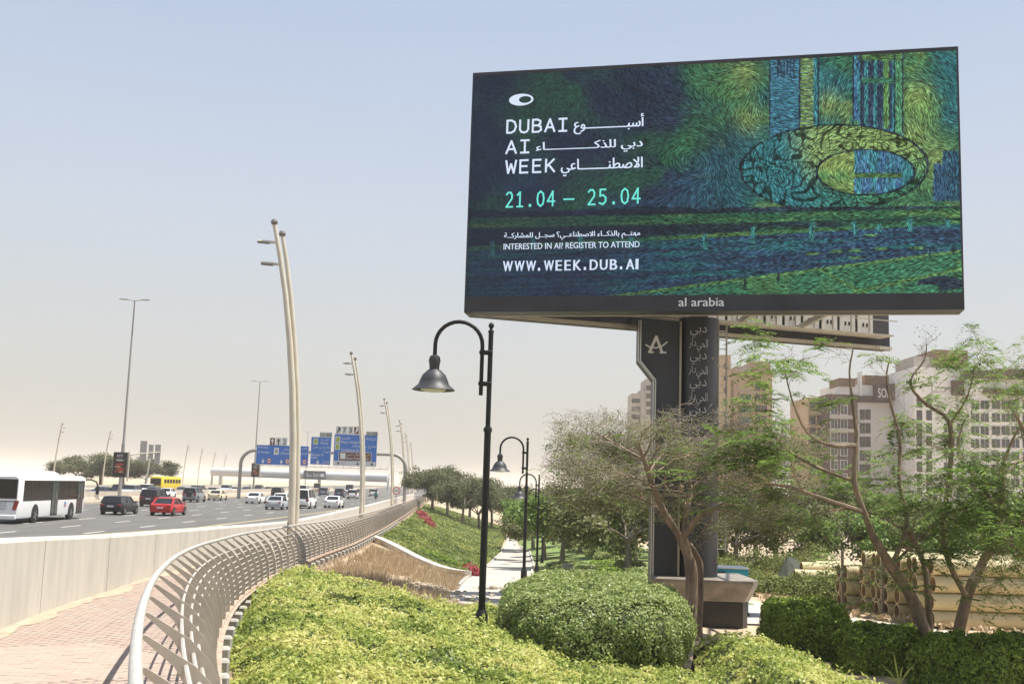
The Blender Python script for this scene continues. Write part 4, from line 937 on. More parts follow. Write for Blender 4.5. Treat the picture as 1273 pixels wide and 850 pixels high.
# advert writing
EMIT = 1.0
M_ink = mat('screen_white_lettering', (.50, .58, .72), .6, emit=.40); M_cyan = mat('screen_cyan_lettering', (.10, .52, .46), .6, emit=.5); M_bw = mat('band_white_lettering', (.72, .73, .76), .5)
den_ = lambda x, y: None
Hm = np.array([[33.779306, 3.63515, 577], [-2.627899, -36.752229, 388], [-.006308, .003816, 1]]); Hi = np.linalg.inv(Hm)
def ST(px, py): q = Hi @ np.array([px, py, 1]); return q[0]/q[2], q[1]/q[2]   # proof sheet -> metres on the board
FB_ = lambda s, t: BP(s, t, -.010)
GL = {  # monoline letters for the wide-set headings, unit box
 'D': [[(0, 0), (0, 1), (.45, 1), (.8, .85), (.95, .5), (.8, .15), (.45, 0), (0, 0)]], 'U': [[(0, 1), (0, .25), (.15, .05), (.45, -.02), (.75, .05), (.9, .25), (.9, 1)]],
 'B': [[(0, 0), (0, 1), (.5, 1), (.8, .88), (.8, .65), (.5, .53), (0, .53)], [(.5, .53), (.85, .42), (.9, .15), (.6, 0), (0, 0)]], 'A': [[(-.05, 0), (.45, 1), (.95, 0)], [(.12, .33), (.78, .33)]],
 'I': [[(.05, 1), (.85, 1)], [(.05, 0), (.85, 0)], [(.45, 0), (.45, 1)]], 'W': [[(-.08, 1), (.15, 0), (.45, .72), (.75, 0), (.98, 1)]], 'E': [[(.85, 1), (.05, 1), (.05, 0), (.85, 0)], [(.05, .52), (.75, .52)]],
 'K': [[(.03, 0), (.03, 1)], [(.85, 1), (.03, .38)], [(.3, .58), (.92, 0)]],
 '0': [[(.45, 1.01), (.12, .85), (.02, .5), (.12, .15), (.45, -.01), (.78, .15), (.88, .5), (.78, .85), (.45, 1.01)]], '1': [[(.12, .8), (.47, 1), (.47, 0)], [(.1, 0), (.85, 0)]],
 '2': [[(.05, .85), (.25, .99), (.6, .99), (.8, .8), (.75, .55), (.05, 0), (.87, 0)]], '4': [[(.68, 0), (.68, 1), (0, .3), (.95, .3)]], '5': [[(.8, 1), (.15, 1), (.12, .56), (.5, .62), (.82, .45), (.82, .18), (.5, -.01), (.05, .08)]],
 '.': [[(.4, 0), (.4, .10), (.5, .10), (.5, 0)]], '—': [[(-.25, .4), (1.2, .4)]], ' ': []}
def mono(t, p0, p1, hpx, wd, material, name, adv=None):      # p0,p1: baseline start of first and end of last letter, proof-sheet px
    m = MB(); s0, t0 = ST(*p0); s1, t1 = ST(*p1); h = hpx/36.75*1.0; n = len(t); c = (s1-s0)/max(1, n-.28)
    for k, ch in enumerate(t):
        a = s0+k*c
        for st in GL[ch]: stroke(m, [(a+x*c*.72, t0+(t1-t0)*(a-s0)/(s1-s0)+z*h) for x, z in st], wd, FB_)
    return m.build(name, material, scr, fixn=False)
mono('DUBAI', (630.5, 165.5), (706, 163), 15, .065, M_ink, 'heading_lettering')
mono('AI', (630, 191), (659, 189.5), 15, .065, M_ink, 'heading_lettering'); mono('WEEK', (630, 215.5), (690, 213.5), 15, .065, M_ink, 'heading_lettering')
mono('21.04', (629, 257.5), (690, 255.7), 17.5, .055, M_cyan, 'date_lettering'); mono('—', (703, 255.2), (714.9, 254.9), 17.5, .055, M_cyan, 'date_dash'); mono('25.04', (731, 254.5), (796, 252.5), 17.5, .055, M_cyan, 'date_lettering')
def line(t, x0, y0, x1, y1, material, name, grow=0):          # box: left-bottom, right-top in proof px, sheared to the board
    m = MB(); a = ST(x0, y0); b = ST(x1, y1)
    for dx in ([0] if not grow else [0, grow]): write(m, t, a[0]+dx, b[0]+dx, a[1], b[1], lambda x, z: BP(x, z, -.010-dx*.05))
    return m.build(name, material, scr, fixn=False)
line(arabic('أسبــــــــــــوع'), 713, 167.5, 800, 141, M_ink, 'arabic_lettering', .02)
line(arabic('دبي للذكــــــــــــاء'), 666, 193, 798.5, 172, M_ink, 'arabic_lettering', .02)
line(arabic('الاصطنــــــــاعي'), 697, 219.5, 798.5, 195, M_ink, 'arabic_lettering', .02)
line(arabic('مهتــم بالذكــاء الاصطناعــي؟ سجــل للمشاركــة'), 626.5, 299.5, 795.5, 286, M_ink, 'small_arabic_lettering', .012)
line('INTERESTED IN AI? REGISTER TO ATTEND', 626, 310.5, 795, 299.8, M_ink, 'small_lettering', .006)
m = MB(); tx = 'WWW.WEEK.DUB.AI'; xs = [625, 639.5, 653.8, 668.5, 676, 690.5, 701.5, 712.5, 725.5, 733, 745.5, 758, 770.5, 778, 790]; ws = [12, 12, 12, 2.4, 12, 7.6, 7.6, 9.6, 2.4, 9.6, 9.2, 8.8, 2.4, 10, 3]
for ch, x, wd in zip(tx, xs, ws):
    a = ST(x, 337.6-(x-625)*.017); b = ST(x+wd, (337.6 if ch != '.' else 346.5)-13-(x-625)*.017)
    for dx in (0, .022): write(m, ch, a[0]+dx, b[0]+dx, a[1], b[1], lambda x_, z_: BP(x_, z_, -.010-dx*.02))
m.build('web_address_lettering', M_ink, scr, fixn=False)
c = ST(648, 124.3); m = MB(); N_ = 40; outer = [(c[0]+.405*math.cos(2*PI*k/N_), c[1]+.20*math.sin(2*PI*k/N_)) for k in range(N_)]; inner = [(c[0]+.13+.205*math.cos(2*PI*k/N_), c[1]-.0+.115*math.sin(2*PI*k/N_)) for k in range(N_)]
for k in range(N_): a, b = outer[k], outer[(k+1) % N_]; d, e = inner[(k+1) % N_], inner[k]; m.quad(FB_(*a), FB_(*b), FB_(*d), FB_(*e))
m.build('ring_emblem', M_ink, scr, fixn=False)
m = MB(); a = ST(843.5, 381.0); b = ST(900, 369.8)
for dx in (0, .012): write(m, 'al arabia', a[0]+dx, b[0]+dx, a[1], b[1], lambda x, z: BP(x, z, -.026-dx*.1))
m.build('lettering', M_bw, bandp, fixn=False)

# rear face of the V and what hangs between them
CA = Vector((-1.45, 35.35, 8.7)); CB = Vector((13.99, 40.58, 8.7)); CT = (CB-CA).normalized(); CN = Vector((-CT.y, CT.x, 0)); LC = (CB-CA).length
CP = lambda s, t, d=0: CA + CT*s + UP*t + CN*d
m = MB(); m.hexa(board_box(0, LC, 0, HB, -.45, 0, CP)); m.build('rear_cabinet', mat('rear_cabinet_skin', (.05, .05, .055), .5), bb)
m = MB(); m.hexa(board_box(.0, LC, -.03, .55, -.49, -.45, CP)); m.build('rear_fascia', M_frame, bb)
m = MB(); m.hexa([BP(0, -.02, .05), BP(.25, -.02, .05), CP(.25, -.02, -.1), CP(0, -.02, -.1), BP(0, HB, .05), BP(.25, HB, .05), CP(.25, HB, -.1), CP(0, HB, -.1)]); m.build('end_cladding', M_frame, bb)
m = MB(); m.beam(BP(0, .06, .78), BP(LB, .06, .78), .10, .16, up=UP); m.build('lower_trim', M_steel, bb)
m = MB(); m.beam(CP(0, .05, -.56), CP(LC, .05, -.56), .10, .12, up=UP); m.build('rear_lower_trim', M_steel, bb)
M_pan = mat('pale_service_panel', (.55, .53, .48), .7, .15, 2)
for k in range(9):                                          # service panels between catwalk posts on the rear face
    s0 = 8.6+k*.78
    m = MB(); m.hexa(board_box(s0, s0+.66, .55, 1.55, -.56, -.50, CP)); pnl = m.build('service_panel', M_pan, bb)
    m = MB(); [m.hexa(board_box(s0+.2+.16*q, s0+.27+.16*q, .78, .92, -.575, -.561, CP)) for q in (0, 1)]; m.build('vent_slot', M_dark, pnl)
    m = MB(); m.beam(CP(s0-.06, .45, -1.3), CP(s0-.06, 1.75, -1.3), .045); m.build('catwalk_post', M_steel, bb)
for s0, w_ in ((.5, 7.8), (8.4, 7.4)):
    m = MB(); m.hexa(board_box(s0, s0+w_, .38, .43, -1.36, -.56, CP)); m.build('catwalk_deck', M_steel, bb)
for t in (.95, 1.5):
    m = MB(); m.beam(CP(8.3, t, -1.3), CP(LC-.3, t, -1.3), .035); m.build('catwalk_rail', M_steel, bb)
for s_ in (1.5, 3.6, 5.6, 7.4, 9.6, 12.0):
    m = MB(); q = min(s_*1.02, LC-.5); m.beam(BP(s_, .45, .75), CP(q, .5, -.5), .12, .18); m.build('cross_member', M_steel, bb)
    m = MB(); q2 = min(q+1.2, LC-.3); m.beam(BP(s_, 1.9, .75), CP(q2, 1.2, -.5), .09, .09); m.build('diagonal_brace', M_steel, bb)
for t in (2.2, 6.5):
    m = MB(); m.beam(BP(.4, t, 1.0), BP(LB-.4, t, 1.0), .3, .35); m.build('truss_chord', M_steel, bb)

# support: round shaft, flat fin cladding with a notch, ladder, skirt and plinth
cxy = PD(868, 500, 36.2); cx0, cy0 = cxy.x, 36.2; zg0 = CZ-4.3
m = MB(); m.tube([(cx0, cy0, zg0+.6), (cx0, cy0, 9.0)], .67, 40); shaft = m.build('shaft', mat('shaft_cladding', (.036, .038, .048), .36, .45, .9, .05, 2, spec=.4, stretch=(1, 1, .2)), bb, True)
m = MB()
for t in (2.3, 5.3): m.lathe([(.674, t), (.680, t+.006), (.674, t+.012)], (cx0, cy0, 0), 40, cap=False)
m.build('shaft_joint', M_dark, shaft)
def finp(px, py, d=35.7): return PD(px, py, d)
ol = [(795.5, 386), (795.5, 448), (811.5, 472), (810, 716), (843.5, 716), (840, 386)]
pts = [(finp(*q).x, finp(*q).z) for q in ol]; pts = [(x, z) for x, z in pts]; xL = pts[0][0]; xN = pts[3][0]; xR = pts[4][0]
zn1, zn2 = pts[1][1], pts[2][1]; zb0 = zg0+1.2
prof = [(xL, 8.85), (xL, zn1), (xN, zn2), (xN, zb0), (xR, zb0), (xR, 8.85)]
m = MB(); m.prism(prof, 35.75, 36.6); fin = m.build('fin_cladding', M_clad, bb)
M_chr = mat('bright_edge_trim', (.55, .54, .52), .3, metal=.6)
for off, wd, mm in ((.045, .04, M_chr), (-.02, .03, M_chr)):
    for (a, b) in zip(prof[:3], prof[1:4]):
        m = MB(); m.beam((a[0]+off, 35.735, a[1]), (b[0]+off, 35.735, b[1]), wd, .03, up=(0, 1, 0)); m.build('edge_trim', mm, fin)
m = MB(); m.beam((xR-.01, 35.72, zb0), (xR-.01, 35.72, 8.85), .07, .05, up=(0, 1, 0)); m.build('centre_trim', mat('brass_trim', (.30, .27, .22), .35, metal=.6), fin)
# emblem: letter A with a swoosh
m = MB(); ex, ez = finp(816, 428).x, finp(816, 428).z; Fe = lambda x, z: (ex+x, 35.742, ez+z)
stroke(m, [(-.22, -.26), (.0, .26)], .09, Fe); stroke(m, [(.0, .26), (.20, -.26)], .09, Fe); stroke(m, [(-.24, -.26), (-.10, -.26)], .06, Fe); stroke(m, [(.14, -.26), (.32, -.26)], .06, Fe)
stroke(m, [(-.34, -.02), (-.2, -.10), (0, -.11), (.2, -.04), (.36, .09)], .05, Fe)
m.build('letter_a_emblem', mat('silver_emblem', (.60, .59, .56), .4), fin, fixn=False)
# white script running down the shaft
M_script = mat('white_script', (.42, .42, .43), .5)
Fc = lambda x, z: (cx0+.712*math.sin(x/.69), cy0-.712*math.cos(x/.69), z)
z = 8.66; m = MB()
for k in range(5):
    write(m, arabic('دبي'), -.40, .14, z-.37, z, Fc); write(m, arabic('الحي'), -.18, .18, z-.86, z-.42, Fc); write(m, arabic('دار'), -.44, -.20, z-.72, z-.40, Fc); z -= .89
m.build('arabic_script', M_script, shaft, fixn=False)
# ladder
lad_x = PD(895, 500, 36.0).x; ld = [(lad_x-.07, 35.95), (lad_x+.22, 36.05)]
lp = MB()
for x, y in ld: lp.beam((x, y, zg0+2.4), (x, y, 8.9), .05)
ladder = lp.build('ladder', M_steel, bb)
z = zg0+2.5
while z < 8.8:
    m = MB(); m.beam((ld[0][0], ld[0][1], z), (ld[1][0], ld[1][1], z), .03); m.build('rung', M_steel, ladder); z += .3
# skirt and plinth
M_skirt = mat('beige_skirt_metal', (.25, .22, .18), .45, .35, 1.5, .1, 4); M_pl = mat('black_plinth', (.022, .02, .02), .35, .2, 2, .1, 6, spec=.6)
pc = Vector((cx0-.02, 36.3, 0)); zs = PD(868, 719, 35).z
def sq(h, r, z, off=0): return [(pc.x+a*h[0], pc.y+b*h[1]+off, z) for a, b in ((-1, -1), (.86, -1), (1, -.8), (1, .9), (.9, 1), (-.72, .45))]
m = MB(); m.loft([sq((1.5, 1.5), 0, zs-.65), sq((1.75, 1.75), 0, zs-.10), sq((1.75, 1.75), 0, zs)]); m.build('skirt', M_skirt, bb)
m = MB(); m.loft([sq((1.45, 1.45), 0, zg0-.3), sq((1.45, 1.45), 0, zs-.66)]); m.build('plinth', M_pl, bb)
m = MB(); m.loft([sq((1.50, 1.50), 0, zs-.66), sq((1.50, 1.50), 0, zs-.645)]); m.build('plinth_lip', M_steel, bb)

# teal generator cabinet behind it
gp = PD(908, 740, 38.9); gz = zg(gp.x, 38.9); M_teal = mat('teal_paint', (.02, .30, .36), .45, .12, 3)
gc = thing('generator_cabinet', 'teal generator cabinet standing behind the billboard plinth', 'generator', (gp.x, 38.9, gz))
g_top = PD(905, 706, 38.9).z
m = MB(); m.box((gp.x-.15, 39.3, (gz+.15+g_top)/2), (1.5, 1.2, g_top-gz-.15), bev=.03); bod = m.build('body', M_teal, gc)
m = MB(); m.box((gp.x-.15, 39.3, gz+.08), (1.55, 1.25, .16)); m.build('skid', M_trim, gc)
m = MB(); m.box((gp.x-.15, 38.685, g_top-.32), (1.5, .012, .02)); m.build('door_seam', M_trim, bod)
m = MB(); m.box((gp.x-.4, 38.685, g_top-.16), (.36, .02, .11)); m.build('name_plate', M_trim, bod)
m = MB(); m.box((gp.x-.15, 39.3, g_top+.015), (1.56, 1.26, .04)); m.build('roof_sheet', mat('white_roof_sheet', (.6, .6, .58), .5), gc)

# ------------------------------------------------------------------ park lamps
M_iron = mat('black_iron_paint', (.012, .012, .014), .5, .2, 6, spec=.3); M_bell = mat('lamp_bell_grey', (.045, .047, .052), .5, .2, 8, spec=.35); M_opal = mat('opal_lens', (.62, .62, .58), .4)
def park_lamp(x, y, base_z, h, label):
    r = thing('park_lamp', label, 'street lamp', (x, y, base_z), 0, 'black shepherd crook lamps beside the path')
    t = base_z+h; hs = h/6.0
    m = MB(); m.tube([(x, y, base_z), (x, y, base_z+h*.66)], .070, 14); m.build('lower_pole', M_iron, r, True)
    m = MB(); m.tube([(x, y, base_z+h*.66), (x, y, t-.12)], .051, 12); m.build('upper_pole', M_iron, r, True)
    m = MB(); m.lathe([(.09, 0), (.09, .05), (.07, .1)], (x, y, base_z+h*.66-.03), 14); m.lathe([(.13, 0), (.13, .5), (.10, .56), (.08, .62)], (x, y, base_z), 12); m.build('collar', M_iron, r, True)
    m = MB(); m.lathe([(.062, -.12), (.062, -.08), (.03, -.06), (.03, -.03), (.055, 0), (.06, .04), (.03, .09), (.005, .10)], (x, y, t-.02), 12); m.build('finial', M_iron, r, True)
    xo = x-.17; za = t-1.35; zb = t-.42; R_ = .49; pts = [(xo, y, za-.1), (xo, y, zb)]
    for k in range(1, 15): q = PI*k/14; pts.append((xo-R_+R_*math.cos(q), y, zb+R_*1.0*math.sin(q)))
    pts.append((xo-2*R_, y, zb-.28))
    m = MB(); m.tube(pts, .042, 10); m.build('crook_arm', M_iron, r, True)
    for z in (za+.14, zb-.14):
        m = MB(); m.box((x-.09, y, z), (.28, .13, .09), bev=.02); m.build('clamp', M_iron, r)
    bx, bz = xo-2*R_, zb-.28
    m = MB(); m.lathe([(.045, .06), (.10, .03), (.125, -.06), (.11, -.13), (.10, -.24), (.135, -.26), (.24, -.36), (.29, -.47), (.32, -.56), (.42, -.64), (.45, -.67), (.43, -.68), (.30, -.62), (.20, -.5)], (bx, y, bz), 28, cap=False); bl = m.build('bell_shade', M_bell, r, True)
    m = MB(); m.lathe([(.02, -.72), (.16, -.71), (.26, -.67), (.28, -.64)], (bx, y, bz), 20); m.build('lens', M_opal, bl, True)
lbs = ['nearest tall black shepherd crook lamp rising from the green shrubs', 'second black crook lamp along the path', 'third black crook lamp along the path', 'fourth black crook lamp along the path', 'farthest black crook lamp along the path']
for k, (px, top, bot, d) in enumerate([(602, 405, 765, 22.3), (652.5, 546, 722, 46), (667, 591, 715, 65), (673.5, 609, 708, 83), (676.5, 619, 703, 103)]):
    b = PD(px-3.5*(k == 0)-1.5*(k == 1), bot, d); t = PD(px, top, d); gz = zg(b.x, d)
    park_lamp(b.x, d, gz-.05, t.z-gz+.05, lbs[k])

# ------------------------------------------------------------------ park ground: path, verge, lawn, lane
M_path = mat('pale_path_paving', (.43, .39, .34), .9, .14, 1.2, .3, 20)
M_lawn = mat('mown_lawn', (.12, .19, .045), .95, .35, .6, .8, 12, col2=(.17, .19, .07))
M_pebble = mat('pebbly_sand', (.42, .35, .27), .95, .4, 5, .6, 10)
M_lane = mat('sandy_lane', (.56, .48, .385), .95, .18, 1.5, .5, 6)
M_pave = mat('pinkish_paving', (.46, .40, .37), .9, .15, 2, .2, 20)
drape('path', lambda y: lerp(y, *PL), lambda y: lerp(y, *PR), 26, 160, 135, M_path, .05)
mb = MB(); 
for side, T in ((-1, PL), (1, PR)):
    for y in np.arange(40, 120, 1.5):
        a, b = lerp(y, *T)+side*.08, lerp(y+1.5, *T)+side*.08; mb.beam((a, y, zg(a, y)+.06), (b, y+1.5, zg(b, y+1.5)+.06), .12, .14)
tag(mb.build('path_kerb', M_conc), kind='structure')
drape('lawn', lambda y: lerp(y, *PR)+.2, lambda y: 10 if y < 60 else 14, 44, 150, 107, M_lawn, .04, 15)
drape('verge', lambda y: max(-3.4, rail_x(y)+2), lambda y: lerp(y, *PL)+.05, 24, 48, 40, M_pebble, .03, 6)
LN0 = ([5, 8, 10.2, 12.3, 15.7, 30], [49, 48, 46, 40, 33.5, 20]); LN1 = ([5, 7.5, 10, 13, 30], [38.5, 38, 33, 28, 12])
xs_ = np.linspace(6.9, 24, 60); sv = np.linspace(0, 1, 12)
Yn = np.interp(xs_, *LN1)[None, :]*(1-sv[:, None])+np.interp(xs_, *LN0)[None, :]*sv[:, None]; Xn = np.repeat(xs_[None, :], 12, 0)
tag(grid_mesh('sandy_lane', Xn, Yn, zg_np(Xn, Yn)+.03, M_lane), kind='structure')
Xn = np.linspace(6.8, 11, 16)[None, :].repeat(10, 0); Yn = np.linspace(36, 43.5, 10)[:, None].repeat(16, 1)
tag(grid_mesh('paved_apron', Xn, Yn, zg_np(Xn, Yn)+.055, M_pave), kind='structure')

# slanting concrete kerb wall that ends the dry bank
kb = thing('kerb_wall', 'low pale concrete edging wall slanting down from the railing to the path', 'edging wall', (-4, 55, zg(-4, 55)))
A_, B_ = Vector((-7.7, 62)), Vector((-1.65, 49.5))
for k in range(6):
    m = MB(); rg = []
    for q in range(4):
        c = A_.lerp(B_, (k+q/3.03)/6); n_ = Vector((B_.y-A_.y, -(B_.x-A_.x))).normalized()*.19; z = zg(c.x, c.y)
        rg.append([(c.x-n_.x, c.y-n_.y, z-.4), (c.x+n_.x, c.y+n_.y, z-.4), (c.x+n_.x, c.y+n_.y, z+.34), (c.x-n_.x, c.y-n_.y, z+.34)])
    m.loft(rg); m.build('concrete_section', M_conc, kb)

# ------------------------------------------------------------------ planting
L_cover = leafmat('cover_leaves', [(.12, .18, .035), (.26, .33, .07), (.42, .47, .12), (.56, .57, .18), (.64, .60, .25)], .45, .45, patch=.9)
L_hedge = leafmat('clipped_hedge_leaves', [(.11, .17, .035), (.22, .30, .08), (.37, .43, .15), (.54, .57, .29)], .42, .4)
L_bank = leafmat('bank_shrub_leaves', [(.07, .11, .022), (.14, .19, .04), (.23, .27, .065), (.34, .35, .10)], .38, .5, patch=.4)
L_dark = leafmat('dark_hedge_leaves', [(.08, .13, .022), (.17, .26, .04), (.30, .42, .065), (.42, .52, .12)], .45, .45)
L_olive = leafmat('olive_tree_leaves', [(.11, .12, .045), (.16, .175, .065), (.22, .235, .08), (.29, .29, .15)], .38, .6)
L_green = leafmat('bright_frond_leaves', [(.07, .12, .025), (.12, .20, .04), (.19, .30, .06), (.28, .38, .10)], .45, .5)
L_far = leafmat('far_tree_leaves', [(.085, .095, .045), (.12, .125, .055), (.15, .16, .07)], .25, .7)
L_pink = leafmat('bougainvillea_bracts', [(.34, .035, .06), (.42, .05, .10), (.30, .12, .05)], .25, .6)
L_dry = leafmat('dry_grass_blades', [(.36, .26, .16), (.46, .35, .22), (.56, .46, .31)], .2, .8)
L_scrub = leafmat('scrub_leaves', [(.12, .15, .04), (.18, .21, .055), (.25, .27, .08)], .25, .7)
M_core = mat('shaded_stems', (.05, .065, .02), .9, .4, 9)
M_bark = mat('brown_bark', (.265, .195, .14), .9, .45, 5, .6, 25, stretch=(1, 1, .3))
M_bark2 = mat('grey_bark', (.24, .20, .16), .9, .4, 5, .5, 25, stretch=(1, 1, .3))
M_twig = mat('bare_grey_twigs', (.30, .25, .20), .9, .3, 5)

def Hc(x, y): return 1.93+.011*y+.092*(x+5)+.42*np.clip((x+.9)/2.2, 0, 1)*np.clip((y-9)/8, 0, 1)-(.55-.22*np.clip(x-5.2, 0, 1.6))*np.clip((x-3.9)/.6, 0, 1)*np.clip((y-14)/4, 0, 1)
def cover_top(x, y):
    z = CZ-Hc(x, y)+.09*fbm(x*.9, y*.9, 3, 2)+.10*fbm(x*3.1, y*3.1, 8, 2)
    t = x-np.interp(y, *RTAB); z = z-.30*np.exp(-(np.maximum(t-.2, 0)/.4)**2)
    return z
def in_cover(x, y):
    R = np.interp(y, *RTAB); far = np.interp(x, [-7, -6, -.8, .2, 3.7, 4.1, 6.3, 7.2], [30, 30, 23.3, 21.6, 21.4, 24.2, 23.2, 20])+.5*fbm(x*1.5, 2, 1, 2)
    return (x > R+.24+.08*fbm(y*2, 5, 1, 2)) & (y < far) & (x < 7.3) & (y > 6)
gxx = np.arange(-8, 7.6, .12); gyy = np.arange(6, 31, .16); CX, CY = np.meshgrid(gxx, gyy, indexing='ij')
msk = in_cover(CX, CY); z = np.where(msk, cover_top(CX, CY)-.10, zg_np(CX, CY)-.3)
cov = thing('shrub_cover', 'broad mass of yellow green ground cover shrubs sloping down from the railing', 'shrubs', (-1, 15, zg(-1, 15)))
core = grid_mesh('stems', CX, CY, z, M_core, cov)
N = 900000; x = RNG.uniform(-8, 7.4, N); v = RNG.random(N); y = 1/(1/7.5*(1-v)+1/31*v)       # denser towards the camera
k = in_cover(x, y)&(np.abs(x) < y*.62+.6); x, y = x[k], y[k]
k = RNG.random(len(x)) < 300000/len(x); x, y = x[k], y[k]
k = (fbm(x*3.1, y*3.1, 17, 3) > -.27)|(RNG.random(len(x)) < .22); x, y = x[k], y[k]
sx, sy = RNG.choice(x, 2600), RNG.choice(y, 1)*0; si = RNG.integers(0, len(x), 2600); sx, sy = x[si], y[si]
sprig_x = np.repeat(sx, 9)+RNG.normal(0, .018, 2600*9); sprig_y = np.repeat(sy, 9)+RNG.normal(0, .018, 2600*9); sprig_h = np.tile(np.linspace(.02, 1, 9), 2600)*np.repeat(RNG.uniform(.05, .17, 2600), 9)
x = np.concatenate([x, sprig_x]); y = np.concatenate([y, sprig_y])
e = .06; z0 = cover_top(x, y); nx = (z0-cover_top(x+e, y))/e; ny = (z0-cover_top(x, y+e))/e
Nn = np.stack([nx, ny, np.ones_like(nx)], 1); Nn /= np.linalg.norm(Nn, axis=1)[:, None]
up = RNG.exponential(.026, len(x)); z0 = z0-up+.06*np.maximum(0, fbm(x*9, y*9, 2, 2)*2); z0[-len(sprig_h):] += sprig_h
V, F_ = leaf_quads(np.stack([x, y, z0], 1), Nn, .0185+.00105*y, 1.9, .55)
tag(npmesh('leaves', V, F_, L_cover, cov), kind='stuff')

def hedge(name, label, cat, c, half, rz, n, size, material, ex=3.5, group=None, rough=.06, core_=M_core, squash=1):
    root = thing(name, label, cat, (c[0], c[1], c[2]-half[2]), 0, group)
    def surf(d):
        d = d/np.linalg.norm(d, axis=1)[:, None]
        r = 1/(np.abs(d)**ex).sum(1)**(1/ex); p = d*r[:, None]
        nn = np.sign(p)*np.abs(p)**(ex-1)/np.array(half); nn /= np.linalg.norm(nn, axis=1)[:, None]+1e-9
        q = p*np.array(half); ca, sa = math.cos(rz), math.sin(rz); Rm = np.array([[ca, -sa, 0], [sa, ca, 0], [0, 0, 1]])
        q = q@Rm.T; nn = nn@Rm.T; q = q+np.array(c)
        bump = rough*(fbm(q[:, 0]*2.2, q[:, 1]*2.2, q[:, 2]*2.2, 3))*2.4
        return q+nn*bump[:, None], nn
    a = np.linspace(0, 2*PI, 33)[:-1]; b = np.linspace(-PI/2+.01, PI/2-.01, 17)
    Aa, Bb = np.meshgrid(a, b, indexing='ij'); dd = np.stack([np.cos(Aa)*np.cos(Bb), np.sin(Aa)*np.cos(Bb), np.sin(Bb)], -1).reshape(-1, 3)
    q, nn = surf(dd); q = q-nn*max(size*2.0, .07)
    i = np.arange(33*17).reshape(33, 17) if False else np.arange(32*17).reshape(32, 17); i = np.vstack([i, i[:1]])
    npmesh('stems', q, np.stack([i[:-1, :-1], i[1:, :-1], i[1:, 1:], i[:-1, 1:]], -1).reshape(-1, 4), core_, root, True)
    ar = np.array([half[1]*half[2], half[0]*half[2], half[0]*half[1]*.55]); fc = RNG.choice(3, n, p=ar/ar.sum()); d = RNG.uniform(-1, 1, (n, 3)); sg = np.where(RNG.random(n) < .5, -1., 1.); sg = np.where(fc == 2, 1., sg); d[np.arange(n), fc] = sg
    q, nn = surf(d); q = q-nn*RNG.exponential(size*1.1, n)[:, None]+nn*size*.5
    g_ = fbm(q[:, 0]*4, q[:, 1]*4, q[:, 2]*4, 3); k = (g_ > -.26)|(RNG.random(n) < .25); q, nn = q[k], nn[k]
    q = q+nn*(np.maximum(0, RNG.normal(0, 1, len(q))-1.6)*.09)[:, None]
    V, F_ = leaf_quads(q, nn, size*np.where(RNG.random(len(q)) < .15, 1.5, 1)[:, ], 1.8, .6) if False else leaf_quads(q, nn, size, 1.8, .6); tag(npmesh('leaves', V, F_, material, root), kind='stuff')
    return root
hedge('rounded_hedge', 'large rounded clipped hedge with a pale sunlit top in front of the path', 'hedge', (1.9, 24.2, CZ-2.84), (1.98, 3.4, .86), 0, 120000, .034, L_hedge, 3.2, rough=.08)
hedge('box_hedge', 'tall bright green hedge block right of the billboard plinth', 'hedge', (X2(1002, 29, 780), 29.2, CZ-3.76), (1.06, 1.5, 1.02), -.1, 46000, .045, L_dark, 4.5, rough=.11)
hedge('box_hedge', 'dark ragged hedge under the leaning tree stems', 'hedge', (X2(1098, 26.6, 800), 26.6, CZ-3.98), (1.0, 1.2, .98), -.3, 36000, .045, L_dark, 3.6, rough=.13)
hedge('box_hedge', 'hedge at the lower right corner of the picture', 'hedge', (X2(1222, 24.6, 800), 24.6, CZ-3.92), (1.5, 1.2, .98), -.3, 44000, .045, L_dark, 3.6, rough=.13)
hedge('low_hedge', 'low green shrubs between the nearest lamp and the path', 'hedge', (-.6, 24.6, CZ-3.15), (1.1, 1.6, .42), .3, 14000, .04, L_cover, 3)
balls = [(790, 51, .78, .42, 'L'), (796, 57, .85, .42, 'L'), (784, 65, .95, .45, 'L'), (769, 73, 1.0, .45, 'L'), (756, 81, 1.0, .45, 'L'), (745, 90, 1.1, .45, 'L'),
         (763, 54, .8, .32, 'D'), (757, 61, .8, .32, 'D'), (751, 69, .9, .32, 'D'), (687, 54, .75, .28, 'L'), (722, 58, 1.5, .22, 'L'), (738, 66, 1.4, .22, 'L'), (710, 72, 1.6, .22, 'L')]
desc = {'L': 'pale clipped shrub mound', 'D': 'dark green clipped shrub mound'}
wh = ['nearest in the curving row left of the billboard column', 'second in the curving row left of the billboard column', 'third in the curving row left of the billboard column', 'fourth in the curving row beyond the lawn', 'fifth in the curving row beyond the lawn', 'farthest in the curving row beyond the lawn',
      'nearest of the dark row beside the lawn', 'middle of the dark row beside the lawn', 'farthest of the dark row beside the lawn', 'at the lamp foot on the lawn edge', 'low and wide on the near lawn', 'low and wide on the middle lawn', 'low and wide near the lawn tree trunk']
for (px, d, r_, h_, t_), w_ in zip(balls, wh):
    X_ = X2(px, d); hedge('clipped_shrub', desc[t_]+', '+w_, 'shrub', (X_, d, zg(X_, d)+h_*.6), (r_, r_*1.5, h_), 0, 2600, .075, L_hedge if t_ == 'L' else L_dark, 2.6, 'clipped shrub mounds on the lawn')

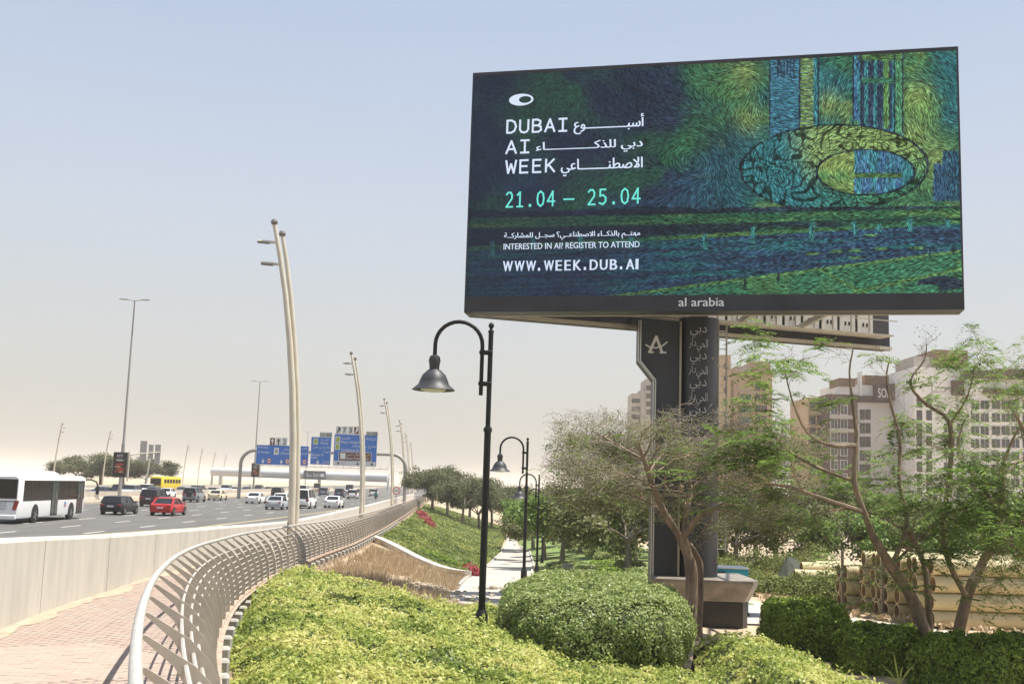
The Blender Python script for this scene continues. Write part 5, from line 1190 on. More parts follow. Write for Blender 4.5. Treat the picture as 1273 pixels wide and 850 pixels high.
# embankment planting, bougainvillea, dry grass
def scatter_leaves(name, label, cat, xf, n, size, lift, material, elong=1.6, parent=None, up=1.0):
    x, y, w_ = xf(n); z = zg_np(x, y)+lift(x, y)*RNG.random(len(x))**.5
    Nn = np.stack([np.zeros_like(x), -.2*np.ones_like(x), np.ones_like(x)*up], 1)
    V, F_ = leaf_quads(np.stack([x, y, z], 1), Nn, size, elong, .7); o = npmesh(name, V, F_, material, parent)
    return tag(o, label, cat, kind='stuff')
def bank(n):
    v = RNG.random(n); y = 1/(1/52*(1-v)+1/190*v); L_ = np.interp(y, *RTAB)+.45; Rr = np.interp(y, *PL)-.25
    x = L_+(Rr-L_)*RNG.random(n); s = (x+7.7)/(6.05); yk = 62-12.5*np.clip(s, 0, 1)
    k = y > yk+.5; return x[k], y[k], None
em = scatter_leaves('bank_shrubs', 'green ground cover on the far embankment', 'ground cover', bank, 95000, .11, lambda x, y: .32+.3*fbm(x*.8, y*.5, 3, 3), L_bank)
M_bankg = mat('bank_undergrowth', (.10, .13, .035), .95, .4, 2)
drape('bank', lambda y: rail_x(y)+.3, lambda y: lerp(y, *PL)-.3, 62, 190, 120, M_bankg, .06, 12)
def blob_leaves(name, label, cat, items, per, size, material, group=None):
    root = thing(name, label, cat, (items[0][0], items[0][1], zg(items[0][0], items[0][1])), 0, group); P = []; Nn = []
    for x, y, r, h in items:
        d = RNG.normal(0, 1, (per, 3)); d[:, 2] = np.abs(d[:, 2]); d /= np.linalg.norm(d, axis=1)[:, None]; rr_ = RNG.random(per)**.33
        rr_ *= 1+.35*fbm(d[:, 0]*2+x, d[:, 1]*2+y, d[:, 2]*2, 2)
        P.append(np.stack([x+d[:, 0]*rr_*r, y+d[:, 1]*rr_*r, zg(x, y)+d[:, 2]*rr_*h], 1)); Nn.append(d)
    V, F_ = leaf_quads(np.concatenate(P), np.concatenate(Nn), size, 1.5, .8); o = npmesh('foliage', V, F_, material, root); tag(o, kind='stuff'); return root
q = lambda px, y: (X2(px, y, 690), y)
blob_leaves('bougainvillea', 'pink bougainvillea at the foot of the slanting kerb wall', 'flowering shrub', [(*q(586, 54), .55, .6), (*q(578, 56), .6, .55), (*q(570, 58), .5, .5), (*q(592, 53), .4, .45)], 700, .07, L_pink)
blob_leaves('bougainvillea', 'red bougainvillea at the top of the embankment beside the railing end', 'flowering shrub', [(*q(526, 112), 1.0, .9), (*q(532, 104), .7, .8), (*q(521, 125), .9, .8)], 500, .13, L_pink)
blob_leaves('dark_shrub', 'dark green shrubs growing along the upper side of the kerb wall', 'shrub', [(*q(527, 62.5), .6, .6), (*q(537, 61), .6, .75), (*q(547, 60), .6, .75), (*q(557, 58.5), .6, .7), (*q(565, 57), .5, .6)], 1500, .08, L_dark)
def dryg(n):
    x = RNG.uniform(-8, -.9, n); y = RNG.uniform(23, 60, n); R = np.interp(y, *RTAB); yk = 62-12.5*np.clip((x+7.7)/6.05, 0, 1)
    k = (x > R+.5)&(y < yk-.25)&(~in_cover(x, y))&(x < np.where(y < 34, -1.2, np.interp(y, *PL)-.1)); return x[k], y[k], None
x, y, _ = dryg(60000); n = len(x); k = fbm(x*.8, y*.5, 7, 3) > -.22; x, y = x[k], y[k]; n = len(x); z = zg_np(x, y)
hgt = RNG.uniform(.10, .34, n)*(1+.5*fbm(x*1.5, y*1.5, 3, 2)); lean = RNG.normal(0, .35, (n, 2)); wv = RNG.normal(0, 1, (n, 2)); wv /= np.linalg.norm(wv, axis=1)[:, None]; wv *= .012
b0 = np.stack([x-wv[:, 0], y-wv[:, 1], z-.03], 1); b1 = np.stack([x+wv[:, 0], y+wv[:, 1], z-.03], 1)
t1 = np.stack([x+lean[:, 0]*hgt+wv[:, 0]*.3, y+lean[:, 1]*hgt+wv[:, 1]*.3, z+hgt], 1); t0 = np.stack([x+lean[:, 0]*hgt-wv[:, 0]*.3, y+lean[:, 1]*hgt-wv[:, 1]*.3, z+hgt], 1)
V = np.stack([b0, b1, t1, t0], 1).reshape(-1, 3); tag(npmesh('dry_grass', V, np.arange(4*n).reshape(n, 4), L_dry), 'dry straw coloured grass on the bank between the shrubs and the kerb wall', 'dry grass', kind='stuff')
# weeds at the lane edge
def weeds(n):
    x = RNG.uniform(9, 26, n); y = RNG.uniform(33, 75, n); yl = np.interp(x, *LN0); k = (y > yl+.2)&(fbm(x*.5, y*.35, 5, 3)+.25*np.exp(-(y-yl)/2) > .02); return x[k], y[k], None
scatter_leaves('dry_weeds', 'dry brown weeds along the far edge of the sandy lane', 'weeds', weeds, 26000, .09, lambda x, y: .22+.1*fbm(x, y, 1, 2), L_dry, 3.0, up=.2)

# ------------------------------------------------------------------ trees
class Tree:
    def __init__(s, seed): s.r = random.Random(seed); s.tubes = []; s.tw = []; s.tips = []
    def rv(s): return Vector((s.r.gauss(0, 1), s.r.gauss(0, 1), s.r.gauss(0, 1))).normalized()
    def grow(s, p, d, L, r, depth, up=.15, spread=.9, bare=0.0, flat=0):
        p = Vector(p); d = d.normalized(); pts = [p.copy()]; n = 4 if depth > 1 else 3
        for k in range(n):
            d = (d+s.rv()*.24+Vector((0, 0, up if d.z < .7 else -up*.3))*.5).normalized()
            if flat: d.z *= (1-flat); d.normalize()
            p = p+d*L/n; pts.append(p.copy())
        rad = [r*(1-.55*k/n) for k in range(n+1)]
        (s.tubes if r > .018 else s.tw).append((pts, rad))
        if depth <= 0:
            if s.r.random() > bare: s.tips.append((pts[-1], d.copy(), L)); s.tips.append((pts[1], d.copy(), L))
            return
        for k in range(s.r.choice((2, 3, 3))):
            t = s.r.uniform(.35, 1) if k else 1; q = t*n; i = min(int(q), n-1); c = pts[i].lerp(pts[i+1], q-i)
            nd = (d+s.rv()*spread); s.grow(c, nd, L*s.r.uniform(.6, .85), r*.58, depth-1, up, spread, bare, flat)
def fronds(tips, rng, per, Lf, pin, lw, droop=.5, spread=.5):   # feathery leaves: a drooping midrib with paired leaflets
    P = np.array([t[0] for t in tips]); D = np.array([t[1] for t in tips]); P = np.repeat(P, per, 0); D = np.repeat(D, per, 0); n = len(P)
    d = D*.5+rng.normal(0, .75, (n, 3)); d[:, 2] = np.abs(d[:, 2])*.25-.05; d /= np.linalg.norm(d, axis=1)[:, None]
    P = P+rng.normal(0, spread*.25, (n, 3)); L = Lf*rng.uniform(.6, 1.25, n)
    side = np.cross(d, [0, 0, 1.]); side /= np.linalg.norm(side, axis=1)[:, None]+1e-9; nrm = np.cross(side, d)
    out = []
    for j in range(pin):
        t = (j+.6)/pin; c = P+d*(L*t)[:, None]-np.array([0, 0, 1])*(droop*L*t*t)[:, None]
        ll = L*.36*math.sin(PI*(.18+.72*t)); ww = lw*L
        for sg in (-1, 1):
            dirn = side*sg*.85+d*.45-np.array([0, 0, 1])*.28+rng.normal(0, .12, (n, 3)); dirn /= np.linalg.norm(dirn, axis=1)[:, None]
            b = np.cross(dirn, nrm); b /= np.linalg.norm(b, axis=1)[:, None]+1e-9
            a0 = c; a1 = c+dirn*(ll*.5)[:, None]+b*(ww*.5)[:, None]; a2 = c+dirn*ll[:, None]; a3 = c+dirn*(ll*.5)[:, None]-b*(ww*.5)[:, None]
            out.append(np.stack([a0, a1, a2, a3], 1))
    V = np.concatenate(out).reshape(-1, 3); return V, np.arange(len(V)).reshape(-1, 4)
def sprays(tips, rng, per, rad, size, flat=.5, elong=1.8):
    P = np.repeat(np.array([t[0] for t in tips]), per, 0); n = len(P); o = rng.normal(0, 1, (n, 3))*rad*np.array([1, 1, flat])
    nn = o/(np.linalg.norm(o, axis=1)[:, None]+1e-9)*.5+np.array([0, 0, .8]); return leaf_quads(P+o, nn, size, elong, .6, rng)
def bezier(P, n=3):
    P = [Vector(p) for p in P]; out = [P[0]]
    for i in range(len(P)-1):
        p0, p1, p2, p3 = P[max(i-1, 0)], P[i], P[i+1], P[min(i+2, len(P)-1)]
        for k in range(1, n+1):
            t = k/n; out.append(.5*((2*p1)+(-p0+p2)*t+(2*p0-5*p1+4*p2-p3)*t*t+(-p0+3*p1-3*p2+p3)*t**3))
    return out
def near_tree(name, label, D, limbs, seed, subs, leaf, bark, twig_bare, flat, root_px, up=.12, cap=None, xmin=None, extra=0):
    T = Tree(seed); b = PD(*root_px, D); gz = zg(b.x, D); root = thing(name, label, 'tree', (b.x, D, gz))
    for k, (nm, pts, r0, r1, spr, L0, dep) in enumerate(limbs):
        P = [PD(px, py, D+dy) for px, py, dy in pts]
        if nm == 'trunk': P[0].z = min(P[0].z, zg(P[0].x, P[0].y))-.1
        C = bezier(P); m = MB(); rr_ = [(r0+(r1-r0)*i/(len(C)-1))*(1+.10*T.r.uniform(-1, 1)) for i in range(len(C))]
        if nm == 'trunk': rr_[0] *= 1.4
        m.tube(C, rr_, 10 if r0 > .06 else 6); m.build(nm, bark, root, True, fixn=False)
        n0 = len(T.tips); thin = r1 < .0145
        for j in range(spr+(3 if thin else 0)):
            t = T.r.uniform(.45 if thin else .25, 1.0) if j else 1.0; q = t*(len(C)-1); i = min(int(q), len(C)-2); c = C[i].lerp(C[i+1], q-i); tg = (C[i+1]-C[i]).normalized()
            T.grow(c, tg*.7+T.rv()*.9, L0*T.r.uniform(.6, 1.1)*(.45 if thin else 1), max(.011 if thin else .014, (r0+(r1-r0)*t)*.45), dep, up, .85, twig_bare, flat)
        if thin: T.tips[n0:] = [t for t in T.tips[n0:] if T.r.random() < .22]
    if xmin is not None:
        T.tips = [t for t in T.tips if t[0].x > xmin]; T.tubes = [q for q in T.tubes if q[0][-1].x > xmin-.2]; T.tw = [q for q in T.tw if q[0][-1].x > xmin-.35]
    for tp_ in list(T.tips):
        for _ in range(extra):
            a = tp_[0]+T.rv()*.12; d = (tp_[1]+T.rv()*1.1+Vector((0, 0, .25))).normalized(); b_ = a+d*T.r.uniform(.12, .3); T.tw.append(([a, b_, b_+(d+T.rv()*.6)*T.r.uniform(.08, .22)], [.007, .005, .003]))
    if cap:
        zc = lambda p: PD(636, cap, D).z+(p.x*.01)
        T.tips = [t for t in T.tips if t[0].z < zc(t[0])+T.r.uniform(-.5, .12)]; T.tubes = [q for q in T.tubes if q[0][-1].z < zc(q[0][-1])+.3]; T.tw = [q for q in T.tw if q[0][-1].z < zc(q[0][-1])+.35]
    m = MB()
    for p, r in T.tubes: m.tube(p, r, 5, False)
    tag(m.build('branches', bark, root, fixn=False), kind='stuff')
    m = MB()
    for p, r in T.tw: m.tube(p, [max(.004, x*.8) for x in r], 3, False)
    tag(m.build('twigs', M_twig if name == 'acacia_tree' else bark, root, fixn=False), kind='stuff')
    rng = np.random.default_rng(seed)
    for nm, fn, material in subs:
        V, F_ = fn(T.tips, rng); tag(npmesh(nm, V, F_, material, root), kind='stuff')
    return root, T
cut = lambda tips, f, rng: [t for t in tips if rng.random() < f]
# feathery tree in front of the column
T1 = [('trunk', [(858, 765, 0), (860, 722, 0), (856, 692, 0), (846, 666, 0)], .17, .13, 0, 1, 1),
      ('trunk', [(868, 765, .5), (871, 715, .4), (866, 690, .2), (856, 676, 0)], .10, .08, 0, 1, 1),
      ('limb', [(846, 667, 0), (826, 637, -.2), (811, 602, -.5), (801, 572, -.6), (792, 548, -.7)], .115, .05, 9, 1.3, 3),
      ('limb', [(850, 672, 0), (853, 636, .5), (860, 610, .9), (850, 575, 1.2)], .075, .035, 12, 1.25, 3),
      ('limb', [(848, 670, 0), (870, 640, -.3), (898, 630, -.6), (932, 628, -.8)], .09, .04, 12, 1.2, 3),
      ('limb', [(811, 602, -.5), (776, 590, -.9), (738, 584, -1.1), (704, 590, -1.0)], .06, .025, 16, 1.1, 3),
      ('limb', [(860, 610, .9), (888, 580, .7), (912, 556, .4)], .05, .025, 12, 1.1, 3),
      ('limb', [(801, 572, -.6), (766, 552, -.2), (736, 535, .3)], .045, .02, 15, 1.1, 3),
      ('limb', [(826, 637, -.2), (800, 620, .9), (768, 610, 1.7), (735, 612, 2.1)], .055, .022, 16, 1.1, 3),
      ('limb', [(853, 636, .5), (842, 590, 1.9), (815, 560, 2.6)], .05, .02, 15, 1.1, 3)]
near_tree('acacia_tree', 'spreading thorny tree with a twisted brown trunk in front of the billboard column', 29.6, T1, 5,
          [('foliage', lambda t, r: sprays(cut(t, .85, r), r, 26, .17, .028, .5), L_olive), ('green_foliage', lambda t, r: fronds(cut(t, .16, r), r, 3, .34, 8, .08), L_green)], L_olive, M_bark, .25, .3, (858, 765), up=.04, cap=512, xmin=1.25, extra=2)
# tall green feathery tree on the right, two leaning stems
T2 = [('trunk', [(1168, 800, 0), (1138, 752, 0), (1108, 704, -.2), (1086, 668, -.3)], .17, .10, 0, 1, 1),
      ('trunk', [(1180, 800, .2), (1202, 742, .2), (1226, 690, .3), (1242, 636, .4), (1246, 580, .4)], .15, .07, 2, 1.1, 3),
      ('trunk', [(1158, 792, .1), (1154, 745, .2), (1149, 702, .3), (1132, 664, .4)], .09, .06, 1, 1.1, 3),
      ('limb', [(1086, 668, -.3), (1074, 636, -.4), (1062, 598, -.5), (1065, 545, -.4), (1060, 500, -.3), (1056, 462, -.2), (1061, 432, -.2)], .085, .014, 4, .9, 2),
      ('limb', [(1108, 704, -.2), (1128, 650, .6), (1118, 600, .8), (1119, 548, .9), (1108, 505, .8), (1102, 470, .7), (1106, 446, .6)], .07, .012, 4, .9, 2),
      ('limb', [(1202, 742, .2), (1180, 700, -.6), (1172, 655, -.9), (1180, 595, -1), (1181, 527, -1), (1152, 503, -1), (1133, 482, -1), (1135, 466, -1), (1149, 448, -1), (1152, 428, -1)], .075, .012, 4, .9, 2),
      ('limb', [(1181, 527, -1), (1203, 492, -1.1), (1211, 455, -1.1)], .03, .012, 4, .7, 2),
      ('limb', [(1065, 553, -.4), (1035, 554, -.9), (1004, 538, -1.2), (985, 498, -1.3), (973, 448, -1.2)], .05, .012, 5, .9, 2),
      ('limb', [(1074, 636, -.4), (1030, 622, -.9), (985, 606, -1.2), (948, 600, -1.3)], .06, .025, 4, 1.1, 3),
      ('limb', [(1062, 598, -.5), (1015, 580, .3), (975, 556, .9), (950, 524, 1.0)], .05, .02, 4, 1.0, 3),
      ('limb', [(1132, 664, .4), (1092, 640, 1.4), (1050, 632, 2.1), (1010, 640, 2.2)], .05, .02, 6, 1.1, 3),
      ('limb', [(1242, 636, .4), (1215, 596, .9), (1190, 560, 1.4), (1200, 520, 1.6)], .055, .02, 6, 1.1, 3),
      ('limb', [(1246, 580, .4), (1262, 540, .2), (1290, 505, 0)], .05, .02, 5, 1.1, 3),
      ('limb', [(1226, 690, .3), (1256, 660, -.6), (1290, 640, -1.0)], .06, .025, 5, 1.1, 3),
      ('limb', [(1108, 704, -.2), (1140, 672, -1.2), (1175, 640, -1.6), (1215, 628, -1.8)], .05, .02, 5, 1.0, 3)]
near_tree('feathery_tree', 'tall feathery green tree with several leaning brown stems at the right', 26.5, T2, 9,
          [('foliage', lambda t, r: fronds(cut(t, .18, r), r, 8, .66, 13, .06, .35), L_green), ('pale_foliage', lambda t, r: sprays(cut(t, .3, r), r, 14, .18, .028, .5), L_olive)], L_green, M_bark, .25, .1, (1168, 800), up=.05)
T3 = [('trunk', [(1330, 790, 0), (1322, 730, 0), (1318, 690, 0)], .16, .12, 0, 1, 1), ('limb', [(1318, 690, 0), (1290, 660, -.3), (1268, 640, -.5), (1255, 645, -.7)], .08, .03, 7, 1.2, 3),
      ('limb', [(1318, 690, 0), (1300, 610, 0), (1280, 550, 0), (1262, 515, 0)], .09, .03, 7, 1.2, 3), ('limb', [(1320, 700, 0), (1300, 700, -.6), (1280, 690, -.9), (1262, 692, -1)], .06, .02, 6, 1.0, 3)]
near_tree('feathery_tree', 'dark feathery tree hanging in at the right edge of the picture', 24.5, T3, 21,
          [('foliage', lambda t, r: fronds(cut(t, .55, r), r, 4, .46, 9, .075, .8), L_green)], L_green, M_bark, .1, .0, (1330, 790))

# middle and far trees: three grown models, copied
def model_tree(seed, H, R, nleaf, leafm, bark, dens=1.0, flat=.35, size=.16):
    T = Tree(seed); root = bpy.data.objects.new('tree', None); COL.objects.link(root); ORG[root.name] = None
    m = MB(); th = H*.34; lean = T.rv()*.25; top = Vector((lean.x, lean.y, th)); m.tube([(0, 0, -.3), (lean.x*.3, lean.y*.3, th*.5), top], [.26, .19, .16], 8)
    for k in range(6):
        a = 2*PI*k/6+T.r.uniform(-.4, .4); d = Vector((math.cos(a)*.8, math.sin(a)*.8, T.r.uniform(.6, 1.2))); T.grow(top-Vector((0, 0, th*.2*T.r.random())), d, H*.30, .10, 3, .1, .75, 0, flat*.4)
    for p, r in T.tubes: m.tube(p, r, 5, False)
    m.build('trunk', bark, root, local=True, fixn=False)
    rng = np.random.default_rng(seed); tips = np.array([t[0] for t in T.tips]); c = tips.mean(0); sc = R/np.percentile(np.linalg.norm((tips-c)[:, :2], axis=1), 90)
    per = max(1, int(nleaf/len(tips))); V, F_ = sprays(T.tips, rng, per, .42, size, .6, 1.5)
    o = npmesh('crown', V, F_, leafm, None); o.parent = root; o['kind'] = 'stuff'
    return root, H*.95
def copy_tree(src, name, label, cat, loc, s, rz, group):
    r = src.copy(); COL.objects.link(r); r.name = name; r.location = loc; r.scale = (s[0], s[0], s[1]); r.rotation_euler = (0, 0, rz); tag(r, label, cat, group)
    for ch in src.children: c = ch.copy(); COL.objects.link(c); c.parent = r; c.name = ch.name.split('.')[0]
    return r
mods = [model_tree(31, 6.5, 3.6, 15000, L_olive, M_bark2), model_tree(47, 6.2, 3.4, 15000, L_green, M_bark2), model_tree(58, 6.8, 3.8, 15000, L_far, M_bark2), model_tree(63, 6.0, 3.4, 9000, L_far, M_bark2)]
rt = random.Random(12)
def place(i, px, d, s, label, group, hs=None, name='park_tree'):
    X_ = X2(px, d); copy_tree(mods[i][0], name, label, 'tree', (X_, d, zg(X_, d)-.05), (s, hs or s), rt.uniform(0, 6.3), group)
g1 = 'trees on the lawn beside the path'
for a in [(1, 700, 74, .92, 'lawn tree with a pale forked trunk right of the lamp posts'), (0, 782, 62, .95, 'dense olive tree behind the thorny tree, left of the column'), (0, 722, 98, 1.0, 'lawn tree behind the forked one'), (1, 664, 112, .9, 'tree just right of the farthest lamp'),
          (0, 790, 86, 1.0, 'tree left of the billboard column behind the curving shrubs'), (1, 735, 128, 1.1, 'far lawn tree in the middle of the grove'), (0, 692, 150, 1.1, 'far tree at the end of the lawn'), (2, 655, 165, 1.1, 'far tree at the end of the path, right side'), (0, 830, 100, 1.1, 'tree hidden behind the billboard column'), (1, 770, 140, 1.2, 'far tree behind the curving row of shrubs'),
          (0, 678, 90, .8, 'small tree between the lamp posts and the forked tree')]: place(*a, g1)
g2 = 'trees growing below the embankment'
for a in [(2, 537, 165, 1.1, 'leftmost dark round tree at the top of the embankment'), (2, 556, 158, 1.05, 'second tree from the left above the embankment'), (2, 575, 150, 1.0, 'third tree from the left above the embankment'), (3, 596, 158, 1.05, 'tree just behind the nearest lamp pole'), (2, 612, 172, 1.1, 'pale tree right of the nearest lamp pole'), (3, 628, 190, 1.15, 'far tree over the end of the path'), (2, 584, 190, 1.2, 'far tree filling the gap behind the third one'), (3, 645, 215, 1.2, 'very distant tree beyond the path end')]: place(*a, g2)
g3 = 'trees behind the pipe stack'
for a in [(0, 915, 66, .85, 'small olive tree right of the column behind the scrub'), (1, 965, 74, .9, 'green tree behind the scrub and the tarpaulin'), (2, 1015, 80, 1.0, 'olive tree behind the pipe stack, leftmost'), (0, 1075, 74, .95, 'olive tree behind the pipe stack, second from left'), (1, 1135, 70, .95, 'green tree behind the pipe stack, third from left'), (0, 1195, 66, .9, 'olive tree behind the pipe stack, fourth from left'), (1, 1250, 62, .95, 'green tree behind the pipe stack at the right edge'), (2, 880, 92, 1.0, 'tree behind the billboard column on its right'), (3, 940, 100, 1.1, 'distant dull tree behind the green one')]: place(*a, g3)
g4 = 'tree clump beyond the opposing lanes'
for (px, d, s, hs, lb) in [(96, 262, 1.7, 1.05, 'leftmost low tree of the clump beyond the highway'), (122, 268, 2.0, 1.3, 'big olive tree behind the food advert panel, left half'), (150, 265, 2.0, 1.35, 'big olive tree directly behind the food advert panel'), (178, 270, 1.7, 1.2, 'olive tree behind the cantilever sign post')]:
    X_ = X2(px, d); copy_tree(mods[2][0], 'roadside_tree', lb, 'tree', (X_, d, -.3), (s, hs), rt.uniform(0, 6.3), g4)
for md, _ in mods:
    for ch in list(md.children): bpy.data.objects.remove(ch)
    bpy.data.objects.remove(md)
sp = [(960, 50, 1.5, 1.0), (985, 49, 1.6, 1.15), (1012, 47.5, 1.5, 1.2), (1035, 46, 1.3, 1.3), (935, 56, 1.8, .8), (1045, 47.5, 1.2, 1.5), (905, 62, 2.2, 1.3), (925, 70, 2.6, 1.9), (880, 75, 2.6, 1.8), (975, 68, 2.6, 2.0), (1020, 64, 2.5, 2.2)]
sn = ['pale weedy bush left of the tarpaulin', 'round green bush in front of the tarpaulin', 'green bush left of the pipe ends', 'tall bush against the leftmost pipes', 'low pale scrub right of the generator', 'upright bush at the corner of the pipe stack', 'scrub mound behind the generator', 'tall scrub behind the generator', 'scrub seen right beside the column', 'tall scrub behind the tarpaulin', 'tall scrub behind the left end of the pipes']
for (px, d, r_, h_), lb in zip(sp, sn):
    X_ = X2(px, d); blob_leaves('scrub_bush', lb, 'bush', [(X_+rt.uniform(-.5, .5)*r_, d+rt.uniform(-.4, .4), r_*rt.uniform(.6, 1), h_*rt.uniform(.6, 1)) for _ in range(4)], 1300, .075, L_scrub, 'scrub beyond the sandy lane')

# a reed-like weed in the right corner
rw = thing('weed', 'tall pale weed with long pointed leaves standing before the lower right hedge', 'weed', (PD(1118, 840, 21).x, 21, CZ-4.0)); m = MB(); wx, wz = PD(1118, 850, 21).x, PD(1118, 850, 21).z
for a, L_ in ((-.75, .5), (.7, .5), (-.15, .62), (.25, .35), (-1.1, .3)):
    b = Vector((wx, 21, wz)); t = b+Vector((math.sin(a)*L_, .05, math.cos(a)*L_)); n_ = Vector((math.cos(a), 0, -math.sin(a)))*.018; mid_ = b.lerp(t, .5)+Vector((0, 0, .03)); m.poly([b-n_*.4, b+n_*.4, mid_+n_, t, mid_-n_])
m.build('leaf', L_scrub, rw, fixn=False)

# ------------------------------------------------------------------ stacked pipes
M_pipe = mat('cream_pipe_plastic', (.50, .42, .235), .6, .15, 1.5, .1, 5, coord='obj'); M_rimp = mat('pipe_rim', (.60, .46, .26), .7)
M_bore = mat('pipe_bore', (.30, .19, .10), .8)
rp = random.Random(8); proto = None; zgp = zg(15, 39)
def pipe_mesh():
    m = MB(); L_ = 6.0; m.lathe([(.28, 0), (.28, L_)], (0, 0, 0), 24, 'x', False); a = m
    me = bpy.data.meshes.new('pipe'); b = MB(); b.lathe([(.285, .0), (.285, L_)], (0, 0, 0), 24, 'x', False); n1_ = len(b.f); b.lathe([(.285, 0), (.245, 0)], (0, 0, 0), 24, 'x', False); b.lathe([(.285, L_), (.245, L_)], (0, 0, 0), 24, 'x', False); n2_ = len(b.f); b.lathe([(.245, 0), (.245, L_)], (0, 0, 0), 24, 'x', False)
    me.from_pydata(b.v, [], b.f); [me.materials.append(x) for x in (M_pipe, M_rimp, M_bore)]
    for i, p in enumerate(me.polygons): p.material_index = 0 if i < n1_ else 1 if i < n2_ else 2; p.use_smooth = True
    return me
pme = pipe_mesh(); rown = ['bottom', 'second', 'third', 'top']
for col in range(13):
    yy = 37.0+col*.585; off = rp.uniform(-.33, .33) if col else 0; x0 = 14.35-(yy-37)*.13+off
    for row in range(4 if col < 11 else 3):
        o = put('pipe', pme); gz = zg(x0+1, yy); o.location = (x0+rp.uniform(-.07, .07), yy+rp.uniform(-.02, .02), gz+.30+row*.575); o.rotation_euler = (rp.uniform(0, 6), 0, rp.uniform(-.012, .012))
        tag(o, f'cream drain pipe in the {rown[row]} row of the stack, ' + ('nearest to the camera' if col == 0 else f'{["", "second", "third", "fourth", "fifth", "sixth", "seventh", "eighth", "ninth", "tenth", "eleventh", "twelfth", "thirteenth", "fourteenth", "fifteenth", "sixteenth", "seventeenth"][col]} from the front'), 'pipe', 'cream drain pipes stacked beyond the lane')
for k in range(5):
    o = put('pipe', pme); X_ = 14.6+k*.2; o.location = (13.2+k*.5+rp.uniform(-.1, .1), 50.5+k*.62, zg(14, 51)+.9+.3*(k % 2)); o.rotation_euler = (0, 0, rp.uniform(-.05, .05)); tag(o, ['nearest', 'second', 'middle', 'fourth', 'farthest'][k]+' cream drain pipe of the small heap beside the grey tarpaulin', 'pipe', 'cream drain pipes heaped by the tarpaulin')
for k, (x, y) in enumerate(((13.75, 40.1), (13.3, 43.4))):
    r = thing('timber_post', ['upright timber prop holding the front of the pipe stack', 'upright timber prop holding the back of the pipe stack'][k], 'post', (x, y, zg(x, y))); m = MB(); m.box((x, y, zg(x, y)+1.15), (.09, .09, 2.3)); m.build('shaft', M_bark2, r)
tp = thing('tarpaulin', 'grey green tarpaulin draped over a heap left of the pipes', 'tarpaulin', (q(985, 52)[0], 52, zg(13.5, 52))); cx_, gz = q(985, 52)[0], zg(13.5, 52)
m = MB(); top = (cx_-.25, 52, gz+1.75); ring = [(cx_-1.1, 51.4, gz), (cx_-.4, 51.0, gz), (cx_+.5, 51.1, gz+.1), (cx_+1.2, 51.6, gz+.5), (cx_+.8, 52.8, gz), (cx_-.8, 52.9, gz)]; m.v = [top, (cx_+.3, 52, gz+1.5)]+ring
m.f = [(0, 2, 3), (0, 3, 4), (0, 4, 1), (1, 4, 5), (1, 5, 6), (0, 1, 6), (0, 6, 7), (0, 7, 2)]; m.build('sheet', mat('tarp_grey_green', (.07, .08, .06), .8, .3, 3, .5, 4), tp)
p = q(706, 62); r = thing('utility_box', 'small stone coloured utility post on the lawn near the shrub mounds', 'utility box', (p[0], 62, zg(p[0], 62))); m = MB(); m.box((p[0], 62, zg(p[0], 62)+.28), (.55, .4, .6), bev=.04); m.build('body', M_conc, r); m = MB(); m.box((p[0], 62, zg(p[0], 62)+.6), (.62, .46, .06)); m.build('cap', M_galv, r)
mb = MB(); rs = random.Random(3)
for k in range(140):
    x, y = rs.uniform(-3.2, .3), rs.uniform(26, 40); s = rs.uniform(.03, .10)*(1.6 if rs.random() < .08 else 1); mb.box((x, y, zg(x, y)+.05+s*.3), (s*2, s*1.5, s), rz=rs.random()*3, bev=s*.3)
tag(mb.build('pebbles', M_pebble), kind='stuff')

# ------------------------------------------------------------------ apartment blocks on the right
M_win = mat('window_glass_blue', (.06, .10, .14), .15, .3, 1, spec=.8); M_wind = mat('dark_window_glass', (.03, .032, .035), .2, spec=.8); M_wf = mat('window_frame_white', (.62, .62, .60), .6)
M_tan = mat('tan_render', (.46, .335, .205), .9, .08, .3); M_tan2 = mat('dark_tan_render', (.38, .27, .175), .9, .08, .3); M_wht = mat('white_render', (.78, .765, .73), .85, .07, .3); M_brn = mat('brown_cladding', (.095, .055, .05), .8, .15, .3); M_brn2 = mat('light_brown_screen', (.21, .125, .075), .8, .2, .6); M_gry = mat('warm_grey_render', (.40, .37, .33), .9, .08, .3)
def block(root, px0, px1, pyt, D, depth, material, name='wall', zb=-4.5, pyb=None):
    a, b = PD(px0, pyt, D), PD(px1, pyt, D); z0 = zb if pyb is None else PD((px0+px1)/2, pyb, D).z; z1 = (a.z+b.z)/2
    m = MB(); m.box(((a.x+b.x)/2, D+depth/2, (z0+z1)/2), (b.x-a.x, depth, z1-z0)); return m.build(name, material, root)
def windows(root, D, cols, rows, w_, h_, glass, frame=True, dy=0, sillm=None):
    for px in cols:
        for py in rows:
            c = PD(px, py, D-dy); f = MB(); f.box((c.x, D-dy-.02, c.z), (w_+.24, .12, h_+.24)); fr = f.build('window', M_wf if frame else M_brn, root)
            m = MB()
            m.box((c.x-w_/4-.02, D-dy-.09, c.z), (w_/2-.05, .05, h_)); m.build('pane', glass, fr); m = MB(); m.box((c.x+w_/4+.02, D-dy-.09, c.z), (w_/2-.05, .05, h_)); m.build('pane', glass, fr)
def bld(label, px, D): return thing('apartment_building', label, 'building', (PD(px, 600, D).x, D, -4.5))
D = 300; r = bld('tan apartment tower just right of the billboard column', 925, D)
